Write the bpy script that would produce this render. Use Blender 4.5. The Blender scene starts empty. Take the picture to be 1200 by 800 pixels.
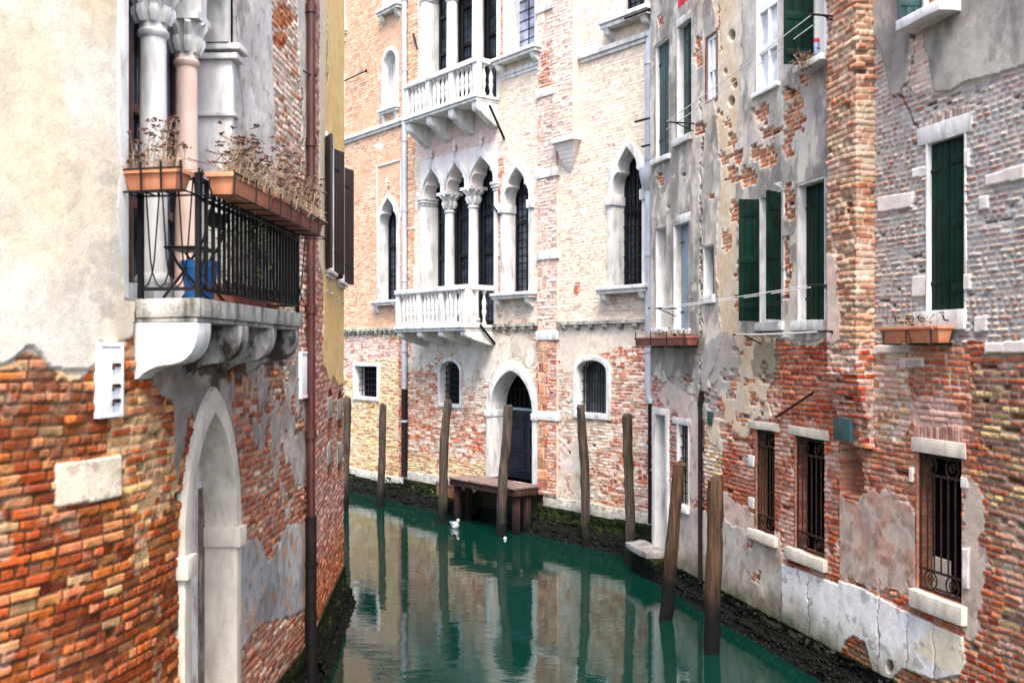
import bpy, bmesh, math, random
import numpy as np
from mathutils import Vector

random.seed(7)
sc = bpy.context.scene
COL = sc.collection
R = math.radians

# ------------------------------------------------------------------ camera, sky, sun, exposure
H = 4.1            # eye height above the water
F = 1167.0         # focal length in photo pixels (1200 wide)
CX, CY = 600.0, 411.0
cam_d = bpy.data.cameras.new('camera')
cam = bpy.data.objects.new('camera', cam_d)
COL.objects.link(cam)
cam.location = (0, 0, H)
cam.rotation_euler = (R(90), 0, 0)
cam_d.sensor_width = 36
cam_d.lens = 36 * F / 1200
cam_d.shift_y = (CY - 400) / 1200
cam_d.clip_start = .1
cam_d.clip_end = 800
cam_d.dof.use_dof = True
cam_d.dof.focus_distance = 19
cam_d.dof.aperture_fstop = 2.2
sc.camera = cam

SUN_EL, SUN_AZ = 60, 176     # azimuth: clockwise from +Y, where the sun stands
world = bpy.data.worlds.new('World')
sc.world = world
world.use_nodes = True
nt = world.node_tree
sky = nt.nodes.new('ShaderNodeTexSky')
sky.sky_type = 'NISHITA'
sky.sun_disc = False
sky.sun_elevation = R(SUN_EL)
sky.sun_rotation = R(SUN_AZ)
sky.air_density = .8
sky.dust_density = 4.0
sky.ozone_density = .6
nt.links.new(sky.outputs[0], nt.nodes['Background'].inputs[0])
nt.nodes['Background'].inputs[1].default_value = .115
sl = bpy.data.lights.new('sun', 'SUN')
sl.energy = 1.5
sl.angle = R(26)
sl.color = (1, .96, .9)
so = bpy.data.objects.new('sun', sl)
COL.objects.link(so)
so.location = (0, 0, 30)
_sd = Vector((math.sin(R(SUN_AZ)) * math.cos(R(SUN_EL)), math.cos(R(SUN_AZ)) * math.cos(R(SUN_EL)), math.sin(R(SUN_EL))))
so.rotation_euler = (-_sd).to_track_quat('-Z', 'Y').to_euler()
sc.view_settings.view_transform = 'Standard'
sc.view_settings.look = 'None'
sc.view_settings.gamma = 1
sc.view_settings.use_curve_mapping = False
sc.view_settings.exposure = 2.36

# ------------------------------------------------------------------ numpy noise
def h2(x, y, seed=0):
    x = np.asarray(x).astype(np.int64); y = np.asarray(y).astype(np.int64)
    n = (x * 374761393 + y * 668265263 + seed * 974711 + 1013904223) & 0xffffffff
    n = ((n ^ (n >> 13)) * 1274126177) & 0xffffffff
    n = ((n ^ (n >> 16)) * 2246822519) & 0xffffffff
    return ((n ^ (n >> 15)) & 0xffffff) / float(0xffffff)

def vn(x, y, seed=0):
    xi = np.floor(x); yi = np.floor(y)
    fx = x - xi; fy = y - yi
    fx = fx * fx * (3 - 2 * fx); fy = fy * fy * (3 - 2 * fy)
    a = h2(xi, yi, seed); b = h2(xi + 1, yi, seed); c = h2(xi, yi + 1, seed); d = h2(xi + 1, yi + 1, seed)
    return (a + (b - a) * fx) * (1 - fy) + (c + (d - c) * fx) * fy

def fbm(x, y, o=4, seed=0):
    s = 0; a = 1; t = 0
    for i in range(o):
        s = s + a * vn(x * 2 ** i + 17.3 * i, y * 2 ** i - 9.1 * i, seed + i * 31); t += a; a *= .55
    return s / t

def sstep(a, b, x):
    t = np.clip((x - a) / (b - a), 0, 1)
    return t * t * (3 - 2 * t)

def lerp(a, b, t):
    return a + (b - a) * t

# ------------------------------------------------------------------ wall planes: u runs to the right along the wall, v is height, w comes out of it
class Path:
    def __init__(s, pts):
        s.p = np.array(pts, float)
        d = np.diff(s.p, axis=0)
        s.s = np.concatenate([[0], np.cumsum(np.hypot(d[:, 0], d[:, 1]))])
        s.L = s.s[-1]
        t = d / np.hypot(d[:, 0], d[:, 1])[:, None]
        tv = np.vstack([t[:1], (t[:-1] + t[1:]) / 2, t[-1:]])
        tv /= np.hypot(tv[:, 0], tv[:, 1])[:, None]
        s.t = tv
    def xy(s, u):
        return np.interp(u, s.s, s.p[:, 0]), np.interp(u, s.s, s.p[:, 1])
    def tan(s, u):
        a = np.interp(u, s.s, s.t[:, 0]); b = np.interp(u, s.s, s.t[:, 1]); l = np.hypot(a, b)
        return a / l, b / l
    def P(s, u, v, w):
        # past the ends carry straight on
        uc = min(max(u, 0), s.L)
        x, y = s.xy(uc); tx, ty = s.tan(uc)
        e = u - uc
        return (x + tx * e + ty * w, y + ty * e - tx * w, v)
    def px(s, px, py=None, w=0.0):
        us = np.linspace(0, s.L, 4000)
        x, y = s.xy(us); tx, ty = s.tan(us)
        x = x + ty * w; y = y - tx * w
        f = (x - (px - CX) / F * y)
        i = np.nonzero(f[:-1] * f[1:] <= 0)[0]
        if len(i) == 0:
            i = [int(np.argmin(np.abs(f[:-1])))]
        k = min(i, key=lambda q: y[q])
        t = f[k] / (f[k] - f[k + 1]) if f[k] != f[k + 1] else 0
        u = us[k] + t * (us[k + 1] - us[k]); yy = y[k] + t * (y[k + 1] - y[k])
        if py is None:
            return u
        return u, H + (CY - py) / F * yy
    def v(s, px, py, w=0.0):
        return s.px(px, py, w)[1]
    def uw(s, x, y):
        tx, ty = s.tan(s.L / 2); x0, y0 = s.xy(0.)
        return (x - x0) * tx + (y - y0) * ty, (x - x0) * ty - (y - y0) * tx

def bez(a, c, b, n=14):
    return [((1 - t) ** 2 * a[0] + 2 * t * (1 - t) * c[0] + t * t * b[0], (1 - t) ** 2 * a[1] + 2 * t * (1 - t) * c[1] + t * t * b[1]) for t in [i / n for i in range(n + 1)]]

LW = Path([(-4.40, 3.0)] + bez((-2.972, 6.2), (-2.665, 6.89), (-2.644, 7.5)) + [(-2.476, 12.4)])
YW = Path([(-2.476, 12.4), (-2.812, 17.08)])
FA = Path([(2.8 - .779 * (33.6 - 19.8), 33.6), (2.8 - .779 * (18.3 - 19.8), 18.3)])
RW = Path([(3.43 - .2485 * (18.52 - 15.1), 18.52), (3.43 - .2485 * (6.0 - 15.1), 6.0)])
class World:
    @staticmethod
    def P(u, v, w):            # u = x, v = up, w = depth
        return (u, w, v)

# ------------------------------------------------------------------ object helpers
def link(o, parent=None):
    COL.objects.link(o)
    if parent is not None:
        o.parent = parent
    return o

def thing(name, label, cat, loc=(0, 0, 0), group=None):
    o = bpy.data.objects.new(name, None)
    o.empty_display_size = .2
    o.location = loc
    link(o)
    tag(o, label, cat, group)
    return o

def tag(o, label=None, cat=None, group=None, kind=None):
    if label: o['label'] = label
    if cat: o['category'] = cat
    if group: o['group'] = group
    if kind: o['kind'] = kind
    return o

def rootloc(o):
    l = Vector((0, 0, 0))
    while o is not None:
        l += o.location; o = o.parent
    return l

class MB:
    def __init__(s, path=World):
        s.P = path.P; s.v = []; s.f = []; s.m = []; s.mi = 0
    def add(s, vs, fs):
        b = len(s.v)
        s.v += [tuple(map(float, q)) for q in vs]
        s.f += [tuple(i + b for i in f) for f in fs]
        s.m += [s.mi] * len(fs)
        return s
    def hexa(s, c):            # 8 corners: bottom ring of 4, top ring of 4
        return s.add(c, [(0, 1, 2, 3), (4, 7, 6, 5), (0, 4, 5, 1), (1, 5, 6, 2), (2, 6, 7, 3), (3, 7, 4, 0)])
    def box(s, u0, u1, v0, v1, w0, w1):
        return s.hexa([(u0, v0, w0), (u1, v0, w0), (u1, v0, w1), (u0, v0, w1), (u0, v1, w0), (u1, v1, w0), (u1, v1, w1), (u0, v1, w1)])
    def panel(s, hu, hw, ang, a0, a1, th, v0, v1, off=0.):   # a leaf hinged at (hu, hw), turned by ang in plan
        c, n = math.cos(ang), math.sin(ang)
        q = []
        for v in (v0, v1):
            for a, b in ((a0, off), (a1, off), (a1, off + th), (a0, off + th)):
                q.append((hu + a * c - b * n, v, hw + a * n + b * c))
        return s.hexa(q)
    def prism(s, o, w0, w1):
        n = len(o)
        return s.add([(a, b, w0) for a, b in o] + [(a, b, w1) for a, b in o],
                     [tuple(range(n)), tuple(range(2 * n - 1, n - 1, -1))] + [(i, (i + 1) % n, n + (i + 1) % n, n + i) for i in range(n)])
    def side(s, o, u0, u1):    # outline in (w, v), thickness along u
        n = len(o)
        return s.add([(u0, b, a) for a, b in o] + [(u1, b, a) for a, b in o],
                     [tuple(range(n)), tuple(range(2 * n - 1, n - 1, -1))] + [(i, (i + 1) % n, n + (i + 1) % n, n + i) for i in range(n)])
    def ring(s, a, b, w0, w1, closed=False):   # a inner, b outer outline, same number of points
        n = len(a)
        vs = [(q[0], q[1], w1) for q in a] + [(q[0], q[1], w1) for q in b] + [(q[0], q[1], w0) for q in a] + [(q[0], q[1], w0) for q in b]
        fs = []
        for i in range(n if closed else n - 1):
            j = (i + 1) % n
            fs += [(i, j, n + j, n + i), (2 * n + i, 3 * n + i, 3 * n + j, 2 * n + j), (i, 2 * n + i, 2 * n + j, j), (n + i, n + j, 3 * n + j, 3 * n + i)]
        if not closed:
            for i in (0, n - 1):
                fs.append((i, n + i, 3 * n + i, 2 * n + i))
        return s.add(vs, fs)
    def lathe(s, uc, wc, prof, n=18):
        vs = []; fs = []
        for r, v in prof:
            for k in range(n):
                t = 2 * math.pi * k / n
                vs.append((uc + r * math.cos(t), v, wc + r * math.sin(t)))
        m = len(prof)
        for i in range(m - 1):
            for k in range(n):
                fs.append((i * n + k, i * n + (k + 1) % n, (i + 1) * n + (k + 1) % n, (i + 1) * n + k))
        fs += [tuple(range(n)), tuple(range((m - 1) * n, m * n))]
        return s.add(vs, fs)
    def tube(s, pts, r, n=6, taper=None):
        pts = [Vector(p) for p in pts]
        vs = []; fs = []
        up = None
        for i, p in enumerate(pts):
            d = (pts[min(i + 1, len(pts) - 1)] - pts[max(i - 1, 0)])
            if d.length < 1e-9: d = Vector((0, 1, 0))
            d.normalize()
            if up is None:
                a = Vector((0, 0, 1)) if abs(d.z) < .9 else Vector((1, 0, 0))
                up = (a - d * a.dot(d)).normalized()
            else:
                up = (up - d * up.dot(d))
                up = up.normalized() if up.length > 1e-6 else Vector((1, 0, 0))
            q = d.cross(up)
            rr = r[i] if isinstance(r, (list, tuple)) else r
            for k in range(n):
                t = 2 * math.pi * k / n
                vs.append(p + up * (rr * math.cos(t)) + q * (rr * math.sin(t)))
        m = len(pts)
        for i in range(m - 1):
            for k in range(n):
                fs.append((i * n + k, i * n + (k + 1) % n, (i + 1) * n + (k + 1) % n, (i + 1) * n + k))
        fs += [tuple(range(n)), tuple(range((m - 1) * n, m * n))]
        return s.add(vs, fs)
    def build(s, name, mats, parent=None, bevel=0, smooth=None, jit=0, wear=0):
        me = bpy.data.meshes.new(name)
        L = rootloc(parent) if parent is not None else Vector((0, 0, 0))
        me.from_pydata([Vector(s.P(*q)) - L for q in s.v], [], s.f)
        if not isinstance(mats, (list, tuple)): mats = [mats]
        for m in mats: me.materials.append(m)
        me.polygons.foreach_set('material_index', s.m)
        bm = bmesh.new(); bm.from_mesh(me)
        if jit:
            for q in bm.verts: q.co += Vector((random.uniform(-jit, jit), random.uniform(-jit, jit), random.uniform(-jit, jit)))
        bmesh.ops.recalc_face_normals(bm, faces=bm.faces)
        if bevel:
            es = [e for e in bm.edges if len(e.link_faces) == 2 and e.calc_face_angle(0) > .6]
            bmesh.ops.bevel(bm, geom=es, offset=bevel, segments=2, affect='EDGES', profile=.6, clamp_overlap=True)
        if wear:
            bmesh.ops.subdivide_edges(bm, edges=[e for e in bm.edges if e.calc_length() > .25], cuts=2, use_grid_fill=True)
            for q in bm.verts:
                c = q.co * 5
                q.co += Vector((vn(c.x + c.z, c.y, 1) - .5, vn(c.y, c.z + c.x, 2) - .5, vn(c.z, c.x + c.y, 3) - .5)) * wear
        bm.to_mesh(me); bm.free()
        if smooth or bevel:
            me.shade_smooth()
            me.set_sharp_from_angle(angle=R(smooth or 30))
        o = bpy.data.objects.new(name, me)
        return link(o, parent)

def _loose(s):
    par = list(range(len(s.v)))
    def find(a):
        while par[a] != a:
            par[a] = par[par[a]]; a = par[a]
        return a
    for f in s.f:
        r = find(f[0])
        for q in f[1:]: par[find(q)] = r
    g = {}
    for k, f in enumerate(s.f): g.setdefault(find(f[0]), []).append(k)
    return list(g.values())

def build_each(s, name, mats, parent=None, **kw):
    """every loose piece of the builder as an object of its own"""
    out = []
    for ks in _loose(s):
        b = MB(); b.P = s.P; idx = {}
        for k in ks:
            f = []
            for q in s.f[k]:
                if q not in idx: idx[q] = len(b.v); b.v.append(s.v[q])
                f.append(idx[q])
            b.f.append(tuple(f)); b.m.append(s.m[k])
        out.append(b.build(name, mats, parent, **kw))
    return out
MB.each = build_each

def dup(o, delta, parent):
    c = o.copy(); c.location = Vector(o.location) + Vector(delta)
    COL.objects.link(c); c.parent = parent
    return c

# ------------------------------------------------------------------ materials
def nodes(name):
    m = bpy.data.materials.new(name); m.use_nodes = True
    return m, m.node_tree, m.node_tree.nodes['Principled BSDF']

def M(name, col, rough=.7, var=.25, scale=4, bump=.25, bscale=45, dist=.01, streak=0., scol=(.1, .1, .1), metal=0, spec=.5, stretch=(1, 1, .25), col2=None, spos=(.47, .70)):
    m, t, b = nodes(name)
    N = t.nodes.new; Lk = t.links.new
    tc = N('ShaderNodeTexCoord')
    n1 = N('ShaderNodeTexNoise'); n1.inputs['Scale'].default_value = scale; n1.inputs['Detail'].default_value = 6
    Lk(tc.outputs['Object'], n1.inputs['Vector'])
    ra = N('ShaderNodeValToRGB'); e = ra.color_ramp.elements
    e[0].position = .3; e[1].position = .7
    c2 = col2 or tuple(min(1, c * (1 + var)) for c in col)
    e[0].color = tuple(c * (1 - var) for c in col) + (1,); e[1].color = c2 + (1,)
    Lk(n1.outputs['Fac'], ra.inputs['Fac'])
    out = ra.outputs['Color']
    if streak:
        mp = N('ShaderNodeMapping'); mp.inputs['Scale'].default_value = stretch
        Lk(tc.outputs['Object'], mp.inputs['Vector'])
        n2 = N('ShaderNodeTexNoise'); n2.inputs['Scale'].default_value = 7; n2.inputs['Detail'].default_value = 8; n2.inputs['Roughness'].default_value = .65
        Lk(mp.outputs['Vector'], n2.inputs['Vector'])
        r2 = N('ShaderNodeValToRGB'); r2.color_ramp.elements[0].position = spos[0]; r2.color_ramp.elements[1].position = spos[1]
        Lk(n2.outputs['Fac'], r2.inputs['Fac'])
        mu = N('ShaderNodeMath'); mu.operation = 'MULTIPLY'; mu.inputs[1].default_value = streak
        Lk(r2.outputs['Color'], mu.inputs[0])
        mx = N('ShaderNodeMix'); mx.data_type = 'RGBA'
        Lk(mu.outputs[0], mx.inputs['Factor']); Lk(out, mx.inputs['A']); mx.inputs['B'].default_value = scol + (1,)
        out = mx.outputs['Result']
    Lk(out, b.inputs['Base Color'])
    b.inputs['Roughness'].default_value = rough; b.inputs['Metallic'].default_value = metal
    b.inputs['Specular IOR Level'].default_value = spec
    if bump:
        n3 = N('ShaderNodeTexNoise'); n3.inputs['Scale'].default_value = bscale; n3.inputs['Detail'].default_value = 5
        Lk(tc.outputs['Object'], n3.inputs['Vector'])
        bp = N('ShaderNodeBump'); bp.inputs['Strength'].default_value = bump; bp.inputs['Distance'].default_value = dist
        Lk(n3.outputs['Fac'], bp.inputs['Height']); Lk(bp.outputs['Normal'], b.inputs['Normal'])
    return m

def wall_mat(name, fine=55, bump=.35):
    m, t, b = nodes(name)
    N = t.nodes.new; Lk = t.links.new
    at = N('ShaderNodeAttribute'); at.attribute_name = 'Col'
    tc = N('ShaderNodeTexCoord')
    n1 = N('ShaderNodeTexNoise'); n1.inputs['Scale'].default_value = fine; n1.inputs['Detail'].default_value = 7; n1.inputs['Roughness'].default_value = .65
    n2 = N('ShaderNodeTexNoise'); n2.inputs['Scale'].default_value = 9; n2.inputs['Detail'].default_value = 8; n2.inputs['Roughness'].default_value = .7
    for n in (n1, n2): Lk(tc.outputs['Object'], n.inputs['Vector'])
    ad = N('ShaderNodeMath'); ad.operation = 'ADD'; Lk(n1.outputs['Fac'], ad.inputs[0]); Lk(n2.outputs['Fac'], ad.inputs[1])
    mr = N('ShaderNodeMapRange'); mr.inputs['From Min'].default_value = .6; mr.inputs['From Max'].default_value = 1.4
    mr.inputs['To Min'].default_value = .70; mr.inputs['To Max'].default_value = 1.24
    Lk(ad.outputs[0], mr.inputs['Value'])
    mx = N('ShaderNodeMix'); mx.data_type = 'RGBA'; mx.blend_type = 'MULTIPLY'; mx.inputs['Factor'].default_value = 1
    Lk(at.outputs['Color'], mx.inputs['A']); Lk(mr.outputs[0], mx.inputs['B'])
    Lk(mx.outputs['Result'], b.inputs['Base Color'])
    b.inputs['Roughness'].default_value = .92; b.inputs['Specular IOR Level'].default_value = .04
    bp = N('ShaderNodeBump'); bp.inputs['Strength'].default_value = bump; bp.inputs['Distance'].default_value = .012
    Lk(n1.outputs['Fac'], bp.inputs['Height']); Lk(bp.outputs['Normal'], b.inputs['Normal'])
    return m

mWall = wall_mat('weathered_masonry')
mStone = M('istrian_stone', (.60, .595, .58), .65, .12, 3, .35, 45, .008, .75, (.20, .19, .175))
mStoneD = M('grimy_stone', (.36, .345, .31), .85, .28, 5, .6, 40, .015, .95, (.05, .05, .042), spos=(.44, .64))
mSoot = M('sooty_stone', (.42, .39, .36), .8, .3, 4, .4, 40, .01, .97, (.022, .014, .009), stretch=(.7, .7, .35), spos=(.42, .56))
mStoneP = M('pink_stone', (.66, .46, .38), .6, .14, 4, .25, 50, .006, .5, (.7, .62, .56))
mStoneC = M('cream_stone', (.56, .51, .43), .75, .15, 4, .4, 40, .01, .7, (.26, .22, .17))
mIron = M('black_iron', (.006, .006, .0075), .5, .3, 20, .2, 80, .003, spec=.2)
mRust = M('rusty_iron', (.018, .010, .008), .7, .5, 14, .3, 80, .003, spec=.2, col2=(.04, .02, .013))
mZinc = M('zinc_pipe', (.42, .45, .52), .45, .12, 5, .1, 40, .003, .5, (.25, .25, .28), metal=.3)
mMaroon = M('maroon_pipe', (.055, .013, .012), .4, .2, 6, .1, 50, .003, .4, (.16, .07, .06))
mDarkPipe = M('dark_pipe', (.008, .006, .006), .6, .4, 6, .2, 50, .004, .4, (.045, .02, .013), spec=.2)
mGreen = M('green_paint', (.0017, .0145, .0090), .55, .45, 5, .15, 30, .004, .35, (.005, .024, .018), spec=.1)
mGreenB = M('faded_green_paint', (.004, .024, .021), .5, .3, 5, .15, 30, .004, .5, (.05, .14, .16))
mGreyB = M('grey_blue_paint', (.18, .24, .30), .5, .2, 5, .15, 30, .004, .4, (.1, .14, .18))
mBrownP = M('dark_brown_paint', (.008, .0035, .0035), .6, .3, 5, .2, 30, .004, .3, (.05, .025, .025))
mWoodF = M('red_brown_frame', (.13, .05, .035), .5, .3, 10, .2, 60, .003)
mWhiteP = M('white_paint', (.74, .75, .77), .5, .08, 5, .1, 40, .003, .3, (.5, .48, .45))
mTerra = M('terracotta', (.46, .165, .075), .8, .25, 7, .2, 60, .004, .4, (.55, .3, .2))
mTerraD = M('old_terracotta', (.27, .085, .06), .85, .3, 8, .3, 60, .004, .5, (.12, .07, .06))
mSoil = M('dry_soil', (.25, .17, .1), .95, .4, 30, .8, 60, .02)
mDry = M('dried_plant', (.30, .21, .14), .9, .4, 25, 0)
mDryH = M('dried_flower_head', (.085, .030, .022), .9, .5, 40, .3, 90, .004, col2=(.17, .08, .055))
mLeaf = M('leaf', (.06, .17, .02), .6, .5, 15, 0, col2=(.16, .3, .05))
mBlue = M('blue_plastic', (.01, .12, .36), .35, .1, 5, 0)
mRed = M('red_cloth', (.42, .015, .03), .85, .2, 9, .3, 60, .005)
mCord = M('white_cord', (.65, .65, .65), .7, .1, 30, 0)
mDark = M('dark_interior', (.004, .004, .0045), .95, .2, 3, 0, spec=0)
mNavy = M('navy_paint', (.006, .008, .015), .5, .3, 5, .2, 30, .004, .5, (.014, .017, .03), spec=.15)
mDoorW = M('whitewashed_door', (.58, .55, .53), .75, .15, 4, .4, 30, .008, .95, (.15, .085, .06), stretch=(1, 1, .6))
mPlas = M('pale_plaster', (.5, .46, .4), .9, .15, 3, .3, 30, .01)
mRoof = M('roof_tile', (.3, .12, .07), .9, .3, 6, .4, 20, .02)

def glass_mat(name, base, rough, lead=True, grid=(9, 9)):
    m, t, b = nodes(name)
    N = t.nodes.new; Lk = t.links.new
    tc = N('ShaderNodeTexCoord')
    n = N('ShaderNodeTexNoise'); n.inputs['Scale'].default_value = 2.5; n.inputs['Detail'].default_value = 3
    Lk(tc.outputs['Object'], n.inputs['Vector'])
    ra = N('ShaderNodeValToRGB'); ra.color_ramp.elements[0].color = tuple(c * .5 for c in base) + (1,)
    ra.color_ramp.elements[1].color = tuple(c * 1.7 for c in base) + (1,)
    ra.color_ramp.elements[0].position = .35; ra.color_ramp.elements[1].position = .65
    Lk(n.outputs['Fac'], ra.inputs['Fac']); Lk(ra.outputs[0], b.inputs['Base Color'])
    b.inputs['Roughness'].default_value = rough
    n2 = N('ShaderNodeTexNoise'); n2.inputs['Scale'].default_value = 3
    Lk(tc.outputs['Object'], n2.inputs['Vector'])
    bp = N('ShaderNodeBump'); bp.inputs['Strength'].default_value = .12; bp.inputs['Distance'].default_value = .05
    Lk(n2.outputs['Fac'], bp.inputs['Height']); Lk(bp.outputs[0], b.inputs['Normal'])
    return m
mGlass = glass_mat('old_window_glass', (.032, .040, .060), .07)
mGlassL = glass_mat('pale_window_glass', (.20, .23, .32), .1)
mGlassW = glass_mat('curtained_glass', (.5, .53, .58), .08)

def wood_mat(name, dry, wet, z0, z1, grain=28):
    m, t, b = nodes(name)
    N = t.nodes.new; Lk = t.links.new
    ge = N('ShaderNodeNewGeometry'); tc = N('ShaderNodeTexCoord')
    mp = N('ShaderNodeMapping'); mp.inputs['Scale'].default_value = (1, 1, .06)
    Lk(tc.outputs['Object'], mp.inputs['Vector'])
    n = N('ShaderNodeTexNoise'); n.inputs['Scale'].default_value = grain; n.inputs['Detail'].default_value = 8; n.inputs['Roughness'].default_value = .7
    Lk(mp.outputs[0], n.inputs['Vector'])
    ra = N('ShaderNodeValToRGB'); e = ra.color_ramp.elements
    e[0].position = .35; e[1].position = .68
    e[0].color = tuple(c * .18 for c in dry) + (1,); e[1].color = tuple(min(1, c * 1.5) for c in dry) + (1,)
    Lk(n.outputs['Fac'], ra.inputs['Fac'])
    sp = N('ShaderNodeSeparateXYZ'); Lk(ge.outputs['Position'], sp.inputs[0])
    n2 = N('ShaderNodeTexNoise'); n2.inputs['Scale'].default_value = 6; n2.inputs['Detail'].default_value = 5
    Lk(tc.outputs['Object'], n2.inputs['Vector'])
    ad = N('ShaderNodeMath'); ad.operation = 'MULTIPLY_ADD'; Lk(n2.outputs['Fac'], ad.inputs[0]); ad.inputs[1].default_value = .6; Lk(sp.outputs[2], ad.inputs[2])
    mr = N('ShaderNodeMapRange'); mr.inputs['From Min'].default_value = z0 + .3; mr.inputs['From Max'].default_value = z1 + .3
    Lk(ad.outputs[0], mr.inputs['Value'])
    mx = N('ShaderNodeMix'); mx.data_type = 'RGBA'
    Lk(mr.outputs[0], mx.inputs['Factor']); mx.inputs['A'].default_value = wet + (1,); Lk(ra.outputs[0], mx.inputs['B'])
    Lk(mx.outputs['Result'], b.inputs['Base Color'])
    b.inputs['Roughness'].default_value = .85; b.inputs['Specular IOR Level'].default_value = .15
    bp = N('ShaderNodeBump'); bp.inputs['Strength'].default_value = .9; bp.inputs['Distance'].default_value = .02
    Lk(n.outputs['Fac'], bp.inputs['Height']); Lk(bp.outputs[0], b.inputs['Normal'])
    return m
mPole = wood_mat('grey_pole_wood', (.062, .048, .038), (.004, .006, .004), .25, .75)
mPoleB = wood_mat('brown_pole_wood', (.074, .042, .025), (.003, .0035, .003), .5, 1.25)
mJetty = wood_mat('red_brown_timber', (.052, .027, .021), (.003, .003, .003), .1, .7)
def deck_mat():
    return M('weathered_deck', (.12, .08, .068), .85, .4, 9, .5, 40, .01, .5, (.22, .17, .15))
mDeck = deck_mat()

def weed_mat():
    m, t, b = nodes('weed_and_barnacles')
    N = t.nodes.new; Lk = t.links.new
    tc = N('ShaderNodeTexCoord'); ge = N('ShaderNodeNewGeometry')
    vo = N('ShaderNodeTexVoronoi'); vo.inputs['Scale'].default_value = 26
    no = N('ShaderNodeTexNoise'); no.inputs['Scale'].default_value = 5; no.inputs['Detail'].default_value = 6
    for n in (vo, no): Lk(tc.outputs['Object'], n.inputs['Vector'])
    ra = N('ShaderNodeValToRGB'); e = ra.color_ramp.elements
    e[0].position = .1; e[0].color = (.13, .13, .11, 1); e[1].position = .16; e[1].color = (.0035, .0042, .003, 1)
    Lk(vo.outputs['Distance'], ra.inputs['Fac'])
    sp = N('ShaderNodeSeparateXYZ'); Lk(ge.outputs['Position'], sp.inputs[0])
    # green slime above, dark mussels below
    ad = N('ShaderNodeMath'); ad.operation = 'MULTIPLY_ADD'; Lk(no.outputs['Fac'], ad.inputs[0]); ad.inputs[1].default_value = .5; Lk(sp.outputs[2], ad.inputs[2])
    mr = N('ShaderNodeMapRange'); mr.inputs['From Min'].default_value = .52; mr.inputs['From Max'].default_value = .64
    Lk(ad.outputs[0], mr.inputs['Value'])
    rg = N('ShaderNodeValToRGB'); e = rg.color_ramp.elements
    e[0].position = .35; e[0].color = (.004, .006, .003, 1); e[1].position = .75; e[1].color = (.026, .036, .009, 1)
    Lk(no.outputs['Fac'], rg.inputs['Fac'])
    mx = N('ShaderNodeMix'); mx.data_type = 'RGBA'
    Lk(mr.outputs[0], mx.inputs['Factor']); Lk(ra.outputs[0], mx.inputs['A']); Lk(rg.outputs[0], mx.inputs['B'])
    Lk(mx.outputs['Result'], b.inputs['Base Color'])
    b.inputs['Roughness'].default_value = .8; b.inputs['Specular IOR Level'].default_value = .08
    bp = N('ShaderNodeBump'); bp.inputs['Strength'].default_value = .9; bp.inputs['Distance'].default_value = .03; bp.invert = True
    Lk(vo.outputs['Distance'], bp.inputs['Height']); Lk(bp.outputs[0], b.inputs['Normal'])
    return m
mWeed = weed_mat()

def water_mat():
    m, t, b = nodes('canal_water')
    N = t.nodes.new; Lk = t.links.new
    tc = N('ShaderNodeTexCoord')
    b.inputs['Base Color'].default_value = (.0012, .0165, .0120, 1)
    b.inputs['Roughness'].default_value = .045
    b.inputs['IOR'].default_value = 1.43
    mp = N('ShaderNodeMapping'); mp.inputs['Scale'].default_value = (1, 1.6, 1); mp.inputs['Rotation'].default_value = (0, 0, R(20))
    Lk(tc.outputs['Object'], mp.inputs['Vector'])
    n = N('ShaderNodeTexNoise'); n.inputs['Scale'].default_value = 1.9; n.inputs['Detail'].default_value = 4; n.inputs['Roughness'].default_value = .5
    n2 = N('ShaderNodeTexNoise'); n2.inputs['Scale'].default_value = .35; n2.inputs['Detail'].default_value = 2
    for q in (n, n2): Lk(mp.outputs[0], q.inputs['Vector'])
    b1 = N('ShaderNodeBump'); b1.inputs['Strength'].default_value = .2; b1.inputs['Distance'].default_value = .02
    b2 = N('ShaderNodeBump'); b2.inputs['Strength'].default_value = .12; b2.inputs['Distance'].default_value = .04
    Lk(n.outputs['Fac'], b1.inputs['Height']); Lk(n2.outputs['Fac'], b2.inputs['Height'])
    Lk(b2.outputs[0], b1.inputs['Normal']); Lk(b1.outputs[0], b.inputs['Normal'])
    return m
mWater = water_mat()

# ------------------------------------------------------------------ water
MB().add([(-300, 0, -300), (300, 0, -300), (300, 0, 300), (-300, 0, 300)], [(0, 1, 2, 3)]).build('water', mWater)
tag(bpy.data.objects['water'], kind='structure')

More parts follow.
